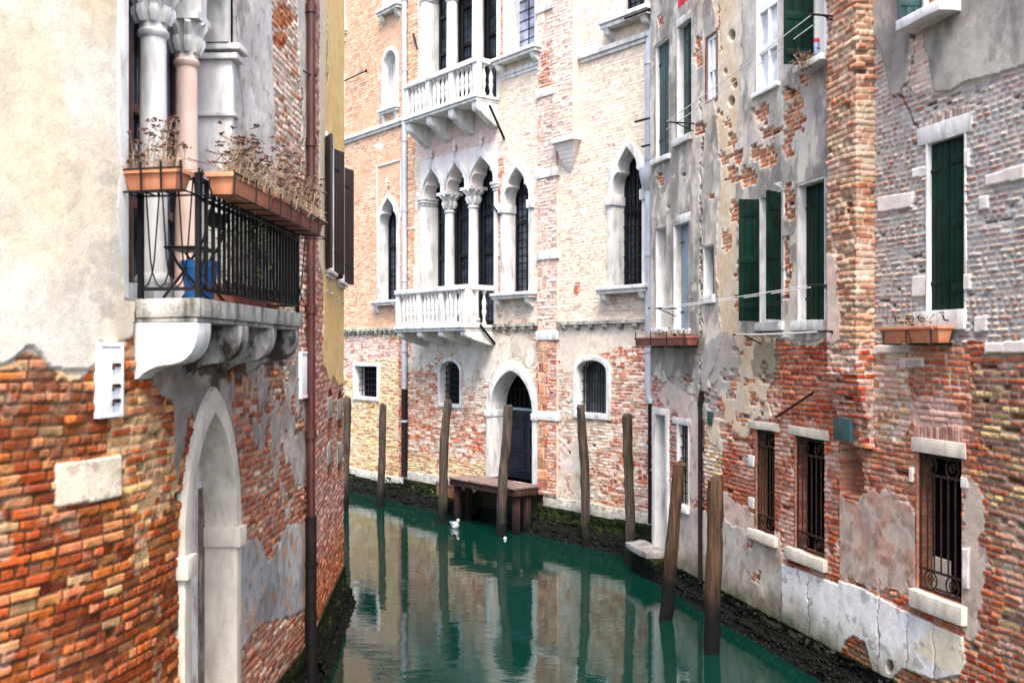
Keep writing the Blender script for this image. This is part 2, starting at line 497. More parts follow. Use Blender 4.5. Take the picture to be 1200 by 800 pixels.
# ------------------------------------------------------------------ masonry surfaces: brick, render and stains as relief and colour on a fine grid
def arch(kind, uc, hw, v0, vs, va, n=10, ex=0.):
    """outline of an opening, bottom left round to bottom right; ex widens it evenly"""
    hw = hw + ex; va = va + ex * (1.5 if kind in ('ogee', 'trefoil', 'pointed', 'blunt') else 1); o = [(-hw, v0)]
    h = va - vs
    if kind == 'rect':
        q = [(-hw, va)]
    elif kind == 'round':
        q = [(-hw * math.cos(math.pi / 2 * i / n), vs + h * math.sin(math.pi / 2 * i / n)) for i in range(n + 1)]
    elif kind in ('pointed', 'blunt'):         # two arcs struck from beyond the middle
        k = .42 if kind == 'pointed' else .22
        te = math.acos(k / (1 + k))
        q = [(-hw * ((1 + k) * math.cos(te * i / n) - k), vs + h * math.sin(te * i / n) / math.sin(te)) for i in range(n + 1)]
    elif kind == 'ogee':
        P = [(1, 0), (1.0, .16), (.97, .30), (.88, .45), (.74, .57), (.58, .67), (.43, .755), (.29, .83), (.17, .895), (.07, .955), (0, 1)]
        q = [(-hw * a, vs + h * b) for a, b in P]
    elif kind == 'trefoil':
        P = [(1, 0), (1.0, .14), (.95, .28), (.83, .40), (.62, .47), (.66, .56), (.60, .66), (.46, .76), (.28, .855), (.11, .94), (0, 1)]
        q = [(-hw * a, vs + h * b) for a, b in P]
    o += q
    m = [(-a, b) for a, b in reversed(o) if abs(a) > 1e-9]
    if kind == 'rect': m = [(hw, va), (hw, v0)]
    return [(uc + a, b) for a, b in o + m]

def inpoly(poly, X, Y):
    ins = np.zeros(X.shape, bool)
    j = len(poly) - 1
    for i in range(len(poly)):
        xi, yi = poly[i]; xj, yj = poly[j]
        if yi != yj:
            c = ((yi > Y) != (yj > Y)) & (X < (xj - xi) * (Y - yi) / (yj - yi) + xi)
            ins ^= c
        j = i
    return ins

def blur(a, r):
    r = int(r)
    if r < 1: return a
    for ax in (0, 1):
        for _ in range(2):
            p = np.concatenate([np.repeat(a.take([0], ax), r + 1, ax), a, np.repeat(a.take([-1], ax), r, ax)], ax)
            c = np.cumsum(p, ax)
            n = a.shape[ax]
            a = (c.take(range(2 * r + 1, 2 * r + 1 + n), ax) - c.take(range(0, n), ax)) / (2 * r + 1)
    return a

class Surf:
    def __init__(s, path, u0, u1, v0, vd, v1, d, seed):
        s.path = path; s.d = d; s.seed = seed
        us = np.linspace(u0, u1, int((u1 - u0) / d) + 1)
        vs = np.concatenate([np.arange(v0, vd, d), np.linspace(vd + .0001, v1, max(2, int((v1 - vd) / .25)))])
        s.us, s.vs = us, vs
        s.U, s.V = np.meshgrid(us, vs)
        x, y = path.xy(us); tx, ty = path.tan(us)
        s.x, s.y, s.tx, s.ty = x, y, tx, ty
        s.PX = CX + F * (x / y)[None, :] + 0 * s.V
        s.PY = CY - F * (s.V - H) / y[None, :]
        s.col = np.zeros(s.U.shape + (3,)); s.h = np.zeros(s.U.shape)
        s.hole = np.zeros((len(vs) - 1, len(us) - 1), bool)
        s.k = 0
    def sd(s):
        s.k += 1
        return s.seed * 100 + s.k
    def n(s, sx, sy=None, o=4):
        return fbm(s.U * sx, s.V * (sy or sx), o, s.sd())
    def all(s): return np.ones(s.U.shape)
    def poly(s, pts, soft=.1, rag=.5, sc=5, edge=.05, sy=None):
        m = blur(inpoly(pts, s.PX, s.PY).astype(float), soft / s.d)
        m = m + (s.n(sc, sy, 5) - .5) * rag * 2 * np.clip(4 * m * (1 - m) + .12 * (m > 0) * (m < 1), 0, 1)
        return sstep(.5 - edge, .5 + edge, m)
    def spots(s, lst, rag=.8, sc=7, edge=.06):     # ragged ellipses (px, py, rx, ry)
        m = np.zeros(s.U.shape)
        for a, b, rx, ry in lst:
            q = 1 - np.sqrt(((s.PX - a) / rx) ** 2 + ((s.PY - b) / ry) ** 2)
            m = np.maximum(m, np.clip(q * 1.2 + .35, 0, 1))
        m = m + (s.n(sc, None, 5) - .5) * rag * (m > 0)
        return sstep(.5 - edge, .5 + edge, m)
    def chips(s, lst, sd, rag=.5, **kw):      # the same spots, but breaking along the courses of the brick beneath
        eu, ev = s.brick(None, None, sd=sd, cells=True, **kw)
        gx = np.gradient(s.PX, axis=1) / s.d
        gy = -F / s.y[None, :]
        X = s.PX + eu * gx * .92; Y = s.PY + ev * gy * .92
        nz = s.n(5, None, 3) - .5
        m = np.zeros(s.U.shape)
        for a, b, rx, ry in lst:
            q = 1 - np.sqrt(((X - a) / rx) ** 2 + ((Y - b) / ry) ** 2)
            m = np.maximum(m, np.clip(q * 1.2 + .35, 0, 1))
        m = m + nz * rag * 1.6 * (m > 0)
        m = blur((m > .5).astype(float), .012 / s.d)
        m = m + (s.n(16, None, 4) - .5) * .9 * np.clip(4 * m * (1 - m), 0, 1)
        return sstep(.44, .56, m)
    def patch(s, thr, sc=2, w=.03, sy=None, o=5):       # loose noise patches
        return sstep(thr - w, thr + w, s.n(sc, sy, o))
    def brick(s, mask, pal, mortar=(.4, .34, .28), bw=.26, bh=.072, mw=.012, warp=.02, depth=.012, jit=.008, head=.4, miss=0., smear=0., tone=.5, sd=None, cells=False):
        sd = sd or s.sd()
        U, V = s.U, s.V
        Vw = V + warp * 2 * (fbm(U * .7, V * .7, 2, sd) - .5) + .012 * (vn(U * 4, V * 4, sd + 1) - .5)
        row = np.floor(Vw / bh); fv = Vw / bh - row
        wd = np.where(h2(row, row * 0 + 3, sd) < head, bw * .5, bw) * (.92 + .16 * h2(row, row * 0 + 5, sd))
        q = (U + h2(row, row * 0 + 7, sd) * bw + .02 * (vn(U * 5, row * 1.7, sd + 2) - .5)) / wd
        c = np.floor(q); fu = q - c
        if cells: return (.5 - fu) * wd, (.5 - fv) * bh
        r1 = h2(c, row, sd + 3); r2 = h2(c, row, sd + 4); r3 = h2(c, row, sd + 5); r4 = h2(c, row, sd + 6)
        du = np.minimum(fu, 1 - fu) * wd; dv = np.minimum(fv, 1 - fv) * bh
        dm = np.minimum(du, dv) + .016 * (fbm(U * 20, V * 20, 4, sd + 8) - .5)
        body = sstep(mw * .45, mw * .85, dm)
        if smear:
            body = body * (1 - smear * sstep(.45, .6, fbm(U * 7, V * 9, 4, sd + 11)))
        w = np.array([p[1] for p in pal], float); w = np.cumsum(w / w.sum())
        idx = np.searchsorted(w, r1.ravel()).reshape(r1.shape).clip(0, len(pal) - 1)
        bc = np.array([p[0] for p in pal])[idx]
        bc = bc * (1 - tone / 2 + tone * r2)[..., None] * (.5 + 1.0 * fbm(U * 22, V * 22, 4, sd + 12))[..., None]
        mc = np.array(mortar) * (.7 + .6 * fbm(U * 9, V * 9, 4, sd + 13))[..., None]
        colr = mc + (bc - mc) * body[..., None]
        gone = (r3 < miss) * body
        hh = body * (depth + (r2 - .5) * jit * 2 + (.012 * (fbm(U * 14, V * 14, 4, sd + 9) - .5))) - gone * .05
        hh = hh + (fu - .5) * (r4 - .5) * .012 * body
        colr = colr * (1 - .45 * gone)[..., None]
        s.col = lerp(s.col, colr, mask[..., None]); s.h = lerp(s.h, hh, mask)
        return body, r1
    def coat(s, mask, c, thick=.018, var=.12, sc=2., c2=None, vsc=None, und=.012, relief=None):
        t = s.n(sc, vsc, 6)
        base = np.array(c)
        if c2 is not None:
            base = lerp(base, np.array(c2), sstep(.38, .62, t)[..., None])
        cc = base * (1 - var + 2 * var * s.n(sc * 3, None, 5))[..., None]
        cc = cc * (.9 + .2 * s.n(20, None, 3))[..., None]
        s.col = lerp(s.col, cc, mask[..., None])
        hh = thick + und * (s.n(1.3, None, 3) - .5) * 2 + .005 * (s.n(9, None, 4) - .5)
        s.h = lerp(s.h, hh, mask)
    def rim(s, mask, c, width=.07, thick=.010):     # scratch coat showing as a ragged band where the render has broken off
        m = blur(mask, width / s.d) + (s.n(7, None, 5) - .5) * .7
        m = sstep(.24, .34, m) * (1 - mask) * (blur(mask, width * 1.5 / s.d) > .01)
        s.coat(m, c, thick, .2, 6)
        return m
    def stain(s, mask, c, a):
        s.col = lerp(s.col, s.col * 0 + np.array(c), (mask * a)[..., None])
    def tint(s, mask, k):
        s.col = s.col * lerp(np.ones(3), np.array(k), mask[..., None])
    def crack(s, pts, w=1.0, depth=.03, c=(.05, .04, .035)):     # a crack along a px polyline
        best = np.full(s.U.shape, 1e9)
        jx = (s.n(9, None, 3) - .5) * 7; jy = (s.n(9, None, 3) - .5) * 5
        X = s.PX + jx; Y = s.PY + jy
        for (a, b), (e, f) in zip(pts[:-1], pts[1:]):
            dx, dy = e - a, f - b; L2 = dx * dx + dy * dy
            t = np.clip(((X - a) * dx + (Y - b) * dy) / L2, 0, 1)
            best = np.minimum(best, np.hypot(X - a - t * dx, Y - b - t * dy))
        m = 1 - sstep(w * .5, w * 1.2, best * (.6 + .9 * s.n(6, None, 3)))
        s.h = s.h - depth * m
        s.col = lerp(s.col, s.col * 0 + np.array(c), (m * .85)[..., None])
    def cut(s, poly):
        uc = (s.us[:-1] + s.us[1:]) / 2; vc = (s.vs[:-1] + s.vs[1:]) / 2
        A, B = np.meshgrid(uc, vc)
        s.hole |= inpoly(poly, A, B)
    def build(s, name, parent, mat=None):
        nv, nu = s.U.shape
        X = s.x[None, :] + s.ty[None, :] * s.h
        Y = s.y[None, :] - s.tx[None, :] * s.h
        co = np.stack([X, Y, s.V], -1).reshape(-1, 3) - np.array(rootloc(parent))
        ii = np.arange(nv * nu).reshape(nv, nu)
        fq = np.stack([ii[:-1, :-1], ii[:-1, 1:], ii[1:, 1:], ii[1:, :-1]], -1)[~s.hole].reshape(-1, 4)
        me = bpy.data.meshes.new(name)
        me.vertices.add(len(co)); me.vertices.foreach_set('co', co.astype(np.float32).ravel())
        nf = len(fq)
        me.loops.add(nf * 4); me.loops.foreach_set('vertex_index', fq.astype(np.int32).ravel())
        me.polygons.add(nf)
        me.polygons.foreach_set('loop_start', np.arange(0, nf * 4, 4, dtype=np.int32))
        me.polygons.foreach_set('use_smooth', np.ones(nf, bool))
        me.update(calc_edges=True)
        at = me.color_attributes.new('Col', 'FLOAT_COLOR', 'POINT')
        c4 = np.ones((len(co), 4), np.float32); c4[:, :3] = np.clip(s.col.reshape(-1, 3), .004, .9)
        at.data.foreach_set('color', c4.ravel())
        me.materials.append(mat or mWall)
        o = bpy.data.objects.new(name, me)
        return link(o, parent)

def shell(path, u0, u1, v0, v1, depth, parent, gap=.62, side=None):
    """the rest of a building: dark core behind the openings, end walls, back wall, roof"""
    b = MB(path)
    n = 12
    us = [u0 + (u1 - u0) * i / n for i in range(n + 1)]
    for i in range(n):
        b.mi = 1
        b.add([(us[i], v0, -gap), (us[i + 1], v0, -gap), (us[i + 1], v1, -gap), (us[i], v1, -gap)], [(0, 1, 2, 3)])
        b.mi = 0
        b.add([(us[i], v0, -depth), (us[i + 1], v0, -depth), (us[i + 1], v1, -depth), (us[i], v1, -depth)], [(0, 1, 2, 3)])
        b.mi = 2
        b.add([(us[i], v1, .02), (us[i + 1], v1, .02), (us[i + 1], v1 + 1.2, -depth / 2), (us[i], v1 + 1.2, -depth / 2)], [(0, 1, 2, 3)])
        b.add([(us[i], v1, -depth), (us[i + 1], v1, -depth), (us[i + 1], v1 + 1.2, -depth / 2), (us[i], v1 + 1.2, -depth / 2)], [(0, 1, 2, 3)])
    b.mi = 0
    for u in (u0, u1):
        b.add([(u, v0, .004), (u, v0, -depth), (u, v1, -depth), (u, v1 + 1.2, -depth / 2), (u, v1, .004)], [(0, 1, 2, 3, 4)])
    return b.build('house_body', [side or mPlas, mDark, mRoof], parent)

def foundation(path, u0, u1, vtop, out, parent, seed=0, d=.05, k=1.):
    """weed and barnacle crusted footing at the waterline"""
    us = np.arange(u0, u1 + d, d)
    prof = np.array([(-.25, out + .12), (-.05, out + .10), (.06, out + .02), (.12, out - .03), (.17, out * .75), (.24, out * .40), (.32, out * .2), (.45, out * .12), (.58, .045), (vtop / k, .035), (vtop / k + .02, -.05)])
    prof[:, 1] = np.maximum(prof[:, 1], -.05); prof[:, 0] = np.where(prof[:, 0] > 0, prof[:, 0] * k, prof[:, 0])
    tt = np.linspace(0, len(prof) - 1, 46)
    pv = np.interp(tt, range(len(prof)), prof[:, 0]); pw = np.interp(tt, range(len(prof)), prof[:, 1])
    b = MB(path); vs = []
    for i, u in enumerate(us):
        for j in range(len(tt)):
            k = float(fbm(np.array(u * 5.), np.array(tt[j] * 1.3), 4, seed) - .5)
            k2 = float(vn(np.array(u * 16.), np.array(tt[j] * 3.), seed + 9) - .5)
            wgt = 1 if pv[j] < .5 else .12
            vs.append((u, pv[j] + .05 * k2 * wgt, pw[j] + (k * .09 + k2 * .06) * wgt * min(1, out * 4)))
    n = len(tt)
    fs = [(i * n + j, (i + 1) * n + j, (i + 1) * n + j + 1, i * n + j + 1) for i in range(len(us) - 1) for j in range(n - 1)]
    b.add(vs, fs)
    o = b.build('footing', mWeed, parent, smooth=50)
    return o

# ------------------------------------------------------------------ window pieces
def lattice(b, poly, w, nu, nv, t=.012, th=.02, border=True):
    """bars across an outline; each bar clipped to it"""
    us = [p[0] for p in poly]; vs = [p[1] for p in poly]
    u0, u1, v0, v1 = min(us), max(us), min(vs), max(vs)
    A = np.linspace(v0, v1, 80)
    for i in range(1, nu):
        u = u0 + (u1 - u0) * i / nu
        ok = inpoly(poly, np.full(80, u), A + 1e-6)
        if ok.any(): b.box(u - t / 2, u + t / 2, A[ok].min(), A[ok].max(), w, w + th)
    B = np.linspace(u0, u1, 60)
    for i in range(1, nv):
        v = v0 + (v1 - v0) * i / nv
        ok = inpoly(poly, B, np.full(60, v))
        if ok.any(): b.box(B[ok].min(), B[ok].max(), v - t / 2, v + t / 2, w + .004, w + th - .004)
    return b

def scale_poly(o, k, dv=0):
    uc = sum(p[0] for p in o) / len(o); vc = sum(p[1] for p in o) / len(o)
    return [(uc + (a - uc) * k, vc + (b - vc) * k + dv) for a, b in o]

def window(path, surf, parent, kind, pl, pr, yb, yt, ys=None, name='window', fr=.12, w1=.05, dep=.38, mat=None, bottom=True, sill=None, pane=mGlass, lead=None, sash=None, grille=None, pm=None, lab=None, okind=None, frb=None, bev=.01):
    """pl, pr, yb, yt, ys: the opening's left, right, bottom, top and springing as measured on the photograph, put on the wall's own plane"""
    u0, u1 = path.px(pl), path.px(pr)
    pc = (pl + pr) / 2; uc = (u0 + u1) / 2; hw = (u1 - u0) / 2
    v0 = path.v(pc, yb); va = path.v(pc, yt); vs = path.v(pc, ys) if ys is not None else va
    inner = arch(kind, uc, hw, v0, vs, va)
    outer = arch(okind or kind, uc, hw, v0, vs, va, ex=fr)
    mid = arch(okind or kind, uc, hw, v0 - (.0 if sill else (fr * .5 if bottom else 0)), vs, va, ex=fr * .5)
    surf.cut(mid)
    b = MB(path)
    if bottom and not sill:
        fb = frb if frb is not None else fr
        inner2 = inner; outer2 = [(a, (v - fb if v <= v0 + 1e-6 else v)) for a, v in outer]
        b.ring(inner2, outer2, -dep, w1, closed=True)
    else:
        b.ring(inner, outer, -dep, w1)
    wd = b.build(name, mat or mStone, parent, bevel=bev)
    if lab: wd['label'] = lab
    if pane is not None:
        pb = MB(path).prism(arch(kind, uc, hw + .03, v0 - .03, vs, va + .03), -dep - .02, -dep + .03)
        pb.build('pane', pane, wd)
    if lead:
        lattice(MB(path), inner, -dep + .031, lead[0], lead[1], .014, .02).build('leading', pm or mIron, wd)
    if sash:
        sb = MB(path)
        sb.ring(scale_in(inner, .05), inner, -dep + .02, -dep + .09, closed=True)
        for k in sash:
            v = v0 + (va - v0) * k
            sb.box(u0 + .01, u1 - .01, v - .05, v + .05, -dep + .03, -dep + .085)
        sb.box(uc - .03, uc + .03, v0 + .01, vs, -dep + .025, -dep + .08)
        sb.build('sash', pm or mIron, wd)
    if sill:
        ex, th, out = sill
        s_ = MB(path)
        s_.box(u0 - fr - ex, u1 + fr + ex, v0 - th * .5, v0 + .002, -dep, out)
        s_.box(u0 - fr - ex + .03, u1 + fr + ex - .03, v0 - th, v0 - th * .5 - .001, -.02, out - .04)
        for q in (u0 - fr - ex + .1, u1 + fr + ex - .24):
            s_.side([(-.02, v0 - th - .24), (.05, v0 - th - .20), (out - .10, v0 - th - .12), (out - .06, v0 - th - .001), (-.02, v0 - th - .001)], q, q + .14)
        s_.build('sill', mat or mStone, wd, bevel=.01)
    if grille:
        grille(path, wd, uc, hw, v0, vs, va, inner)
    return wd, (uc, hw, v0, vs, va, inner)

def scale_in(o, d):
    us = [p[0] for p in o]; vs = [p[1] for p in o]
    cu = (min(us) + max(us)) / 2; hw = (max(us) - min(us)) / 2; v0, v1 = min(vs), max(vs)
    k = (hw - d) / hw; kv = (v1 - v0 - 2 * d) / (v1 - v0)
    return [(cu + (a - cu) * k, (v0 + v1) / 2 + (b - (v0 + v1) / 2) * kv) for a, b in o]

def grille_grid(nu, nv, w=-.12, t=.02):
    def g(path, wd, uc, hw, v0, vs, va, inner):
        lattice(MB(path), inner, w, nu, nv, t, t).build('grille', mIron, wd)
    return g

def grille_scroll(path, wd, uc, hw, v0, vs, va, inner):
    b = MB(path); w = -.03
    hb = .26 * (va - v0) * .6
    for v in (v0 + .02, v0 + hb, va - hb, va - .03):
        b.box(uc - hw + .005, uc + hw - .005, v - .012, v + .012, w - .008, w + .012)
    for i in range(7):
        u = uc - hw + .02 + (2 * hw - .04) * i / 6
        b.tube([(u, v0 + hb, w), (u, va - hb, w)], .010, 6)
    for u in (uc - hw + .02, uc + hw - .02):
        b.tube([(u, v0, w), (u, va, w)], .014, 6)
    for vb in ((v0 + .02 + v0 + hb) / 2, (va - hb + va - .03) / 2):
        for k in (-.5, .5):
            rr = min(hw * .46, hb * .43)
            cu = uc + k * hw * .98
            b.tube([(cu + rr * math.cos(t), vb + rr * math.sin(t), w) for t in [2 * math.pi * i / 20 for i in range(21)]], .010, 5)
            b.tube([(cu + rr * .62 * (1 - i / 26) * math.cos(i * .5), vb + rr * .62 * (1 - i / 26) * math.sin(i * .5), w) for i in range(22)], .007, 5)
    b.build('grille', mRust, wd)

def shutter(path, parent, hu, hw, ang, width, v0, v1, mat, th=.035, planks=3, name='shutter'):
    b = MB(path)
    for i in range(planks):
        b.panel(hu, hw, ang, width * i / planks + .003, width * (i + 1) / planks - .003, th, v0, v1)
    for k in (.12, .5, .88):
        v = lerp(v0, v1, k)
        b.panel(hu, hw, ang, .03, width - .03, .008, v - .05, v + .05, off=-.008)
    b.mi = 1
    for k in (.16, .84):
        v = lerp(v0, v1, k)
        b.panel(hu, hw, ang, -.03, width * .55, .008, v - .018, v + .018, off=th)
    return b.build(name, [mat, mIron], parent, bevel=.004)

def column_prof(v0, v1, r, cap=.5):
    p = [(r * 1.45, v0), (r * 1.45, v0 + .07), (r * 1.15, v0 + .09), (r * 1.32, v0 + .13), (r * 1.3, v0 + .17), (r * 1.05, v0 + .2)]
    n = 6
    for i in range(n + 1):
        t = i / n
        p.append((r * (1 - .1 * t) , lerp(v0 + .22, v1 - cap - .10, t)))
    p += [(r * 1.08, v1 - cap - .08), (r * 1.12, v1 - cap - .05), (r * .95, v1 - cap - .03), (r * .92, v1 - cap)]
    return p

def capital(b, uc, wc, v0, v1, r, R1):
    """bell with leaf curls and a square abacus"""
    h = v1 - v0
    b.lathe(uc, wc, [(r * .92, v0), (r * 1.05, v0 + .15 * h), (r * 1.1, v0 + .4 * h), (R1 * .85, v0 + .78 * h), (R1 * .9, v0 + .82 * h)], 20)
    for k in range(8):
        t = 2 * math.pi * (k + .5) / 8; c, s = math.cos(t), math.sin(t)
        for (q0, q1, q2) in ((.05, .45, 1.0), (.38, .80, 1.12)):
            rr = lerp(r * 1.05, R1, q1)
            b.tube([(uc + c * r, v0 + q0 * h, wc + s * r), (uc + c * r * 1.18, v0 + (q0 + .6 * (q1 - q0)) * h, wc + s * r * 1.18),
                    (uc + c * rr * q2, v0 + q1 * h, wc + s * rr * q2), (uc + c * rr * (q2 + .02), v0 + (q1 - .08) * h, wc + s * rr * (q2 + .02))],
                   [.25 * r, .42 * r, .3 * r, .16 * r], 6)
    b.box(uc - R1, uc + R1, v0 + .82 * h, v1, wc - R1, wc + R1)
    return b

# ================================================================== near left house: curved plastered wall with balcony and pointed door
P_LEFT = [((.32, .066, .017), 3), ((.37, .10, .024), 3), ((.22, .042, .013), 2.4), ((.40, .16, .06), 1.6), ((.44, .26, .12), .8), ((.15, .034, .014), 1.2), ((.40, .13, .06), 1.2)]
P_YEL = [((.56, .34, .13), 3), ((.5, .26, .1), 2), ((.42, .14, .05), 1)]
P_DUST = [((.42, .15, .07), 3), ((.48, .24, .14), 2), ((.34, .085, .04), 2), ((.5, .36, .27), 1.2)]
P_RED = [((.36, .078, .030), 3), ((.42, .125, .05), 2.5), ((.27, .05, .025), 2), ((.46, .20, .10), 1)]
P_PALE = [((.62, .46, .37), 3), ((.60, .40, .31), 2), ((.66, .55, .44), 2), ((.52, .28, .2), .7)]
P_PINK = [((.42, .19, .15), 3), ((.5, .30, .26), 2), ((.34, .11, .08), 2)]

mBrickR = M('brick_reveal', (.22, .075, .04), .9, .4, 12, .6, 40, .015, .6, (.36, .27, .22), stretch=(.3, .3, 3))
left = thing('plaster_house', 'cream plastered house with bare orange brick below, an iron railed balcony and pointed door', 'house', LW.P(6, 0, 0))
S = Surf(LW, .6, LW.L, .25, 8.75, 9.6, .0125, 1)
A = S.all()
S.brick(A, P_LEFT, (.105, .052, .026), bw=.205, bh=.071, warp=.03, mw=.010, depth=.014, jit=.010, miss=.02, tone=.8, head=.45)
m = S.poly([(120, 480), (205, 470), (205, 560), (185, 650), (150, 640), (125, 560)], .25, .9, 4)
S.brick(m, P_YEL + P_LEFT[:2], (.45, .32, .18), bw=.235, bh=.070, warp=.03, miss=.06, smear=.5)
# dusty brick beyond the door
m = S.poly([(270, 420), (420, 420), (420, 900), (262, 900)], .15, .4)
S.brick(m, P_DUST + [((.27, .06, .03), 4), ((.36, .1, .045), 3)], (.30, .24, .19), bw=.24, bh=.066, warp=.03, miss=.05, smear=.35)
m = S.poly([(308, -60), (420, -60), (420, 440), (330, 440), (318, 200)], .1, .5)
S.brick(m, P_PALE + P_DUST[:1], (.55, .5, .44), bw=.24, bh=.068, warp=.02, smear=.25)
S.tint(S.spots([(330, 20, 14, 16), (328, 45, 10, 10)], .8), (.75, .4, .25))
# mortar smear and render remnants between balcony and door
m = S.poly([(140, 395), (168, 395), (215, 430), (270, 440), (275, 520), (255, 500), (243, 462), (222, 490), (210, 560), (198, 560), (205, 480), (180, 450), (150, 445)], .12, .6)
S.coat(m, (.37, .33, .29), .012, .2, 3, (.22, .19, .165))
m = S.poly([(282, 430), (366, 410), (366, 560), (330, 600), (300, 520)], .15, 1.2, 4) * S.patch(.44, 4)
S.coat(m, (.40, .37, .34), .012, .2, 3, (.28, .26, .24))
m = S.poly([(276, 640), (300, 628), (312, 658), (325, 645), (335, 615), (366, 606), (366, 700), (345, 722), (310, 728), (290, 745), (276, 770)], .05, .5, 7)
S.coat(m, (.27, .275, .29), .016, .18, 2.5, (.42, .41, .40), vsc=1.)
S.stain(m * S.patch(.62, 6, .02), (.42, .26, .17), .8)
m = S.poly([(350, 600), (372, 600), (372, 760), (356, 770)], .08, .8)
S.stain(m, (.30, .16, .08), .6)
# cream plaster above
m1 = S.poly([(-900, -900), (128, -900), (152, -60), (154, 200), (156, 340), (152, 396), (128, 402), (108, 398), (108, 430), (78, 434), (56, 432), (46, 415), (32, 402), (14, 418), (2, 428), (-20, 420), (-60, 436), (-900, 520)], .03, .32, 6, .03)
S.rim(m1, (.50, .44, .36), .05)
S.coat(m1, (.60, .505, .37), .03, .07, 1.2, (.62, .57, .48), und=.015)
S.stain(m1 * S.poly([(-900, 300), (160, 280), (160, 460), (-900, 560)], .5, .8, 3), (.54, .50, .44), .5)
S.stain(m1 * S.patch(.62, 3, .05, .8), (.46, .41, .34), .4)
S.stain(m1 * S.poly([(125, 230), (156, 150), (156, 420), (110, 420)], .25, 1., 4), (.40, .36, .31), .55)
m2 = S.poly([(232, -120), (312, -120), (318, 60), (322, 200), (330, 330), (320, 350), (268, 350), (232, 60)], .04, .4, 6)
S.coat(m2, (.60, .58, .55), .02, .1, 2.5, (.46, .44, .42))
m2 = S.poly([(342, -120), (380, -120), (380, 240), (357, 210), (350, 110)], .04, .5, 6)
S.coat(m2, (.58, .55, .46), .018, .1, 2, (.46, .44, .40))
S.stain(S.patch(.60, 2.2, .05) * (1 - m1) * (S.PX < 200), (.34, .22, .14), .35)
S.stain(S.patch(.66, 4, .03) * (1 - m1) * (S.PX < 210), (.42, .29, .19), .5)
S.stain(S.patch(.62, 1.3, .08, 2) * (1 - m1), (.10, .05, .03), .35)
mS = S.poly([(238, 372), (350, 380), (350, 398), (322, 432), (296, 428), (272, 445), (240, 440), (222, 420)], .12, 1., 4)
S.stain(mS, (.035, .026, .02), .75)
# one pale stone let into the brick
ms = S.poly([(63, 544), (139, 533), (140, 582), (62, 594)], .02, .12, 8)
S.coat(ms, (.66, .57, .44), .026, .1, 4, (.60, .50, .38))
S.spots([], .1)
S.crack([(275, 20), (278, 90), (290, 180)], .7, .008, (.25, .23, .2))
S.crack([(350, 85), (355, 150), (352, 190)], .7, .01)
S.stain(S.patch(.66, 9, .03) * (1 - m1) * (1 - m2), (.14, .09, .06), .4)
S.tint(sstep(.9, .35, S.V + .3 * S.n(3)), (.35, .38, .28))

# --- tall window behind the balcony: three bays, two columns
win_u0, win_u1 = LW.px(146), LW.px(268)
WB, WS = 4.47, 6.90
bay = (win_u1 - win_u0) / 3
S.cut([(win_u0 - .05, WB - .02), (win_u0 - .05, WS + 1.25), (win_u1 + .06, WS + 1.25), (win_u1 + .06, WB - .02)])
b = MB(LW)
b.box(win_u0 - .12, win_u0 - .0, WB, WS, -.30, .035)
b.box(win_u1, win_u1 + .12, WB, WS - .14, -.30, .03)
for q, e in ((WS - .14, .06), (WS - .06, .09)):
    b.box(win_u1 - e * .7, win_u1 + .12 + e, q, q + .055, -.29, .03 + e)
b.box(win_u1 - .03, win_u1 + .15, WS - .66, WS - .62, -.29, .055)
jambs = b
b = MB(LW)
def spandrel(b, a, uL, uR, vs, vt, w0, w1):
    """stone field round an arch outline a (from springing to springing)"""
    n = len(a); k = (n - 1) / 2; o = []
    for i in range(n):
        t = i / k if i <= k else (n - 1 - i) / k
        L = (uL, vs + (vt - vs) * min(1, t * 1.8)); 
        if t > .555: L = (uL + ((uL + uR) / 2 - uL) * (t - .555) / .445, vt)
        o.append(L if i <= k else (uL + uR - L[0], L[1]))
    return b.ring(a, o, w0, w1)
for i in range(3):
    uc = win_u0 + bay * (i + .5)
    a = arch('trefoil', uc, bay / 2 - .075, WS, WS, WS + .95)[1:-1]
    spandrel(b, a, uc - bay / 2, uc + bay / 2, WS, WS + 1.3, -.27, .02)
win = b.build('window', mStone, left, bevel=.006)
jambs.each('jamb', mStone, win, bevel=.008)
for i in (1, 2):
    uc = win_u0 + bay * i
    r = .108 if i == 1 else .098
    cb = MB(LW); cb.lathe(uc, -.13, column_prof(WB + .02, WS, r, .32 if i == 2 else .30), 24)
    c = cb.build('column', mStone if i == 1 else mStoneP, win, smooth=40)
    kb = MB(LW); capital(kb, uc, -.13, WS - (.32 if i == 2 else .30), WS + .01, r, r * 1.6)
    kb.build('capital', mStone, win, smooth=45, bevel=0)
db = MB(LW)
for i in range(3):
    uc = win_u0 + bay * (i + .5)
    for sx in (-1, 1):
        ua, ub = sorted((uc + sx * .005, uc + sx * (bay / 2 - .02)))
        db.box(ua, ua + .06, WB + .03, WS + .9, -.37, -.32); db.box(ub - .06, ub, WB + .03, WS + .9, -.37, -.32)
        for v in (WB + .03, WB + .75, WB + 1.5, WS - .05, WS + .84):
            db.box(ua + .06, ub - .06, v, v + .07, -.365, -.325)
db.build('sash', mWoodF, win, bevel=.004)
MB(LW).box(win_u0 - .05, win_u1 + .05, WB, WS + 1.25, -.40, -.375).build('pane', mGlassL, win)
MB(LW).box(win_u0 - .1, win_u1 + .1, WB - .03, WB + .12, -.36, -.02).build('threshold', mStone, win, bevel=.01)

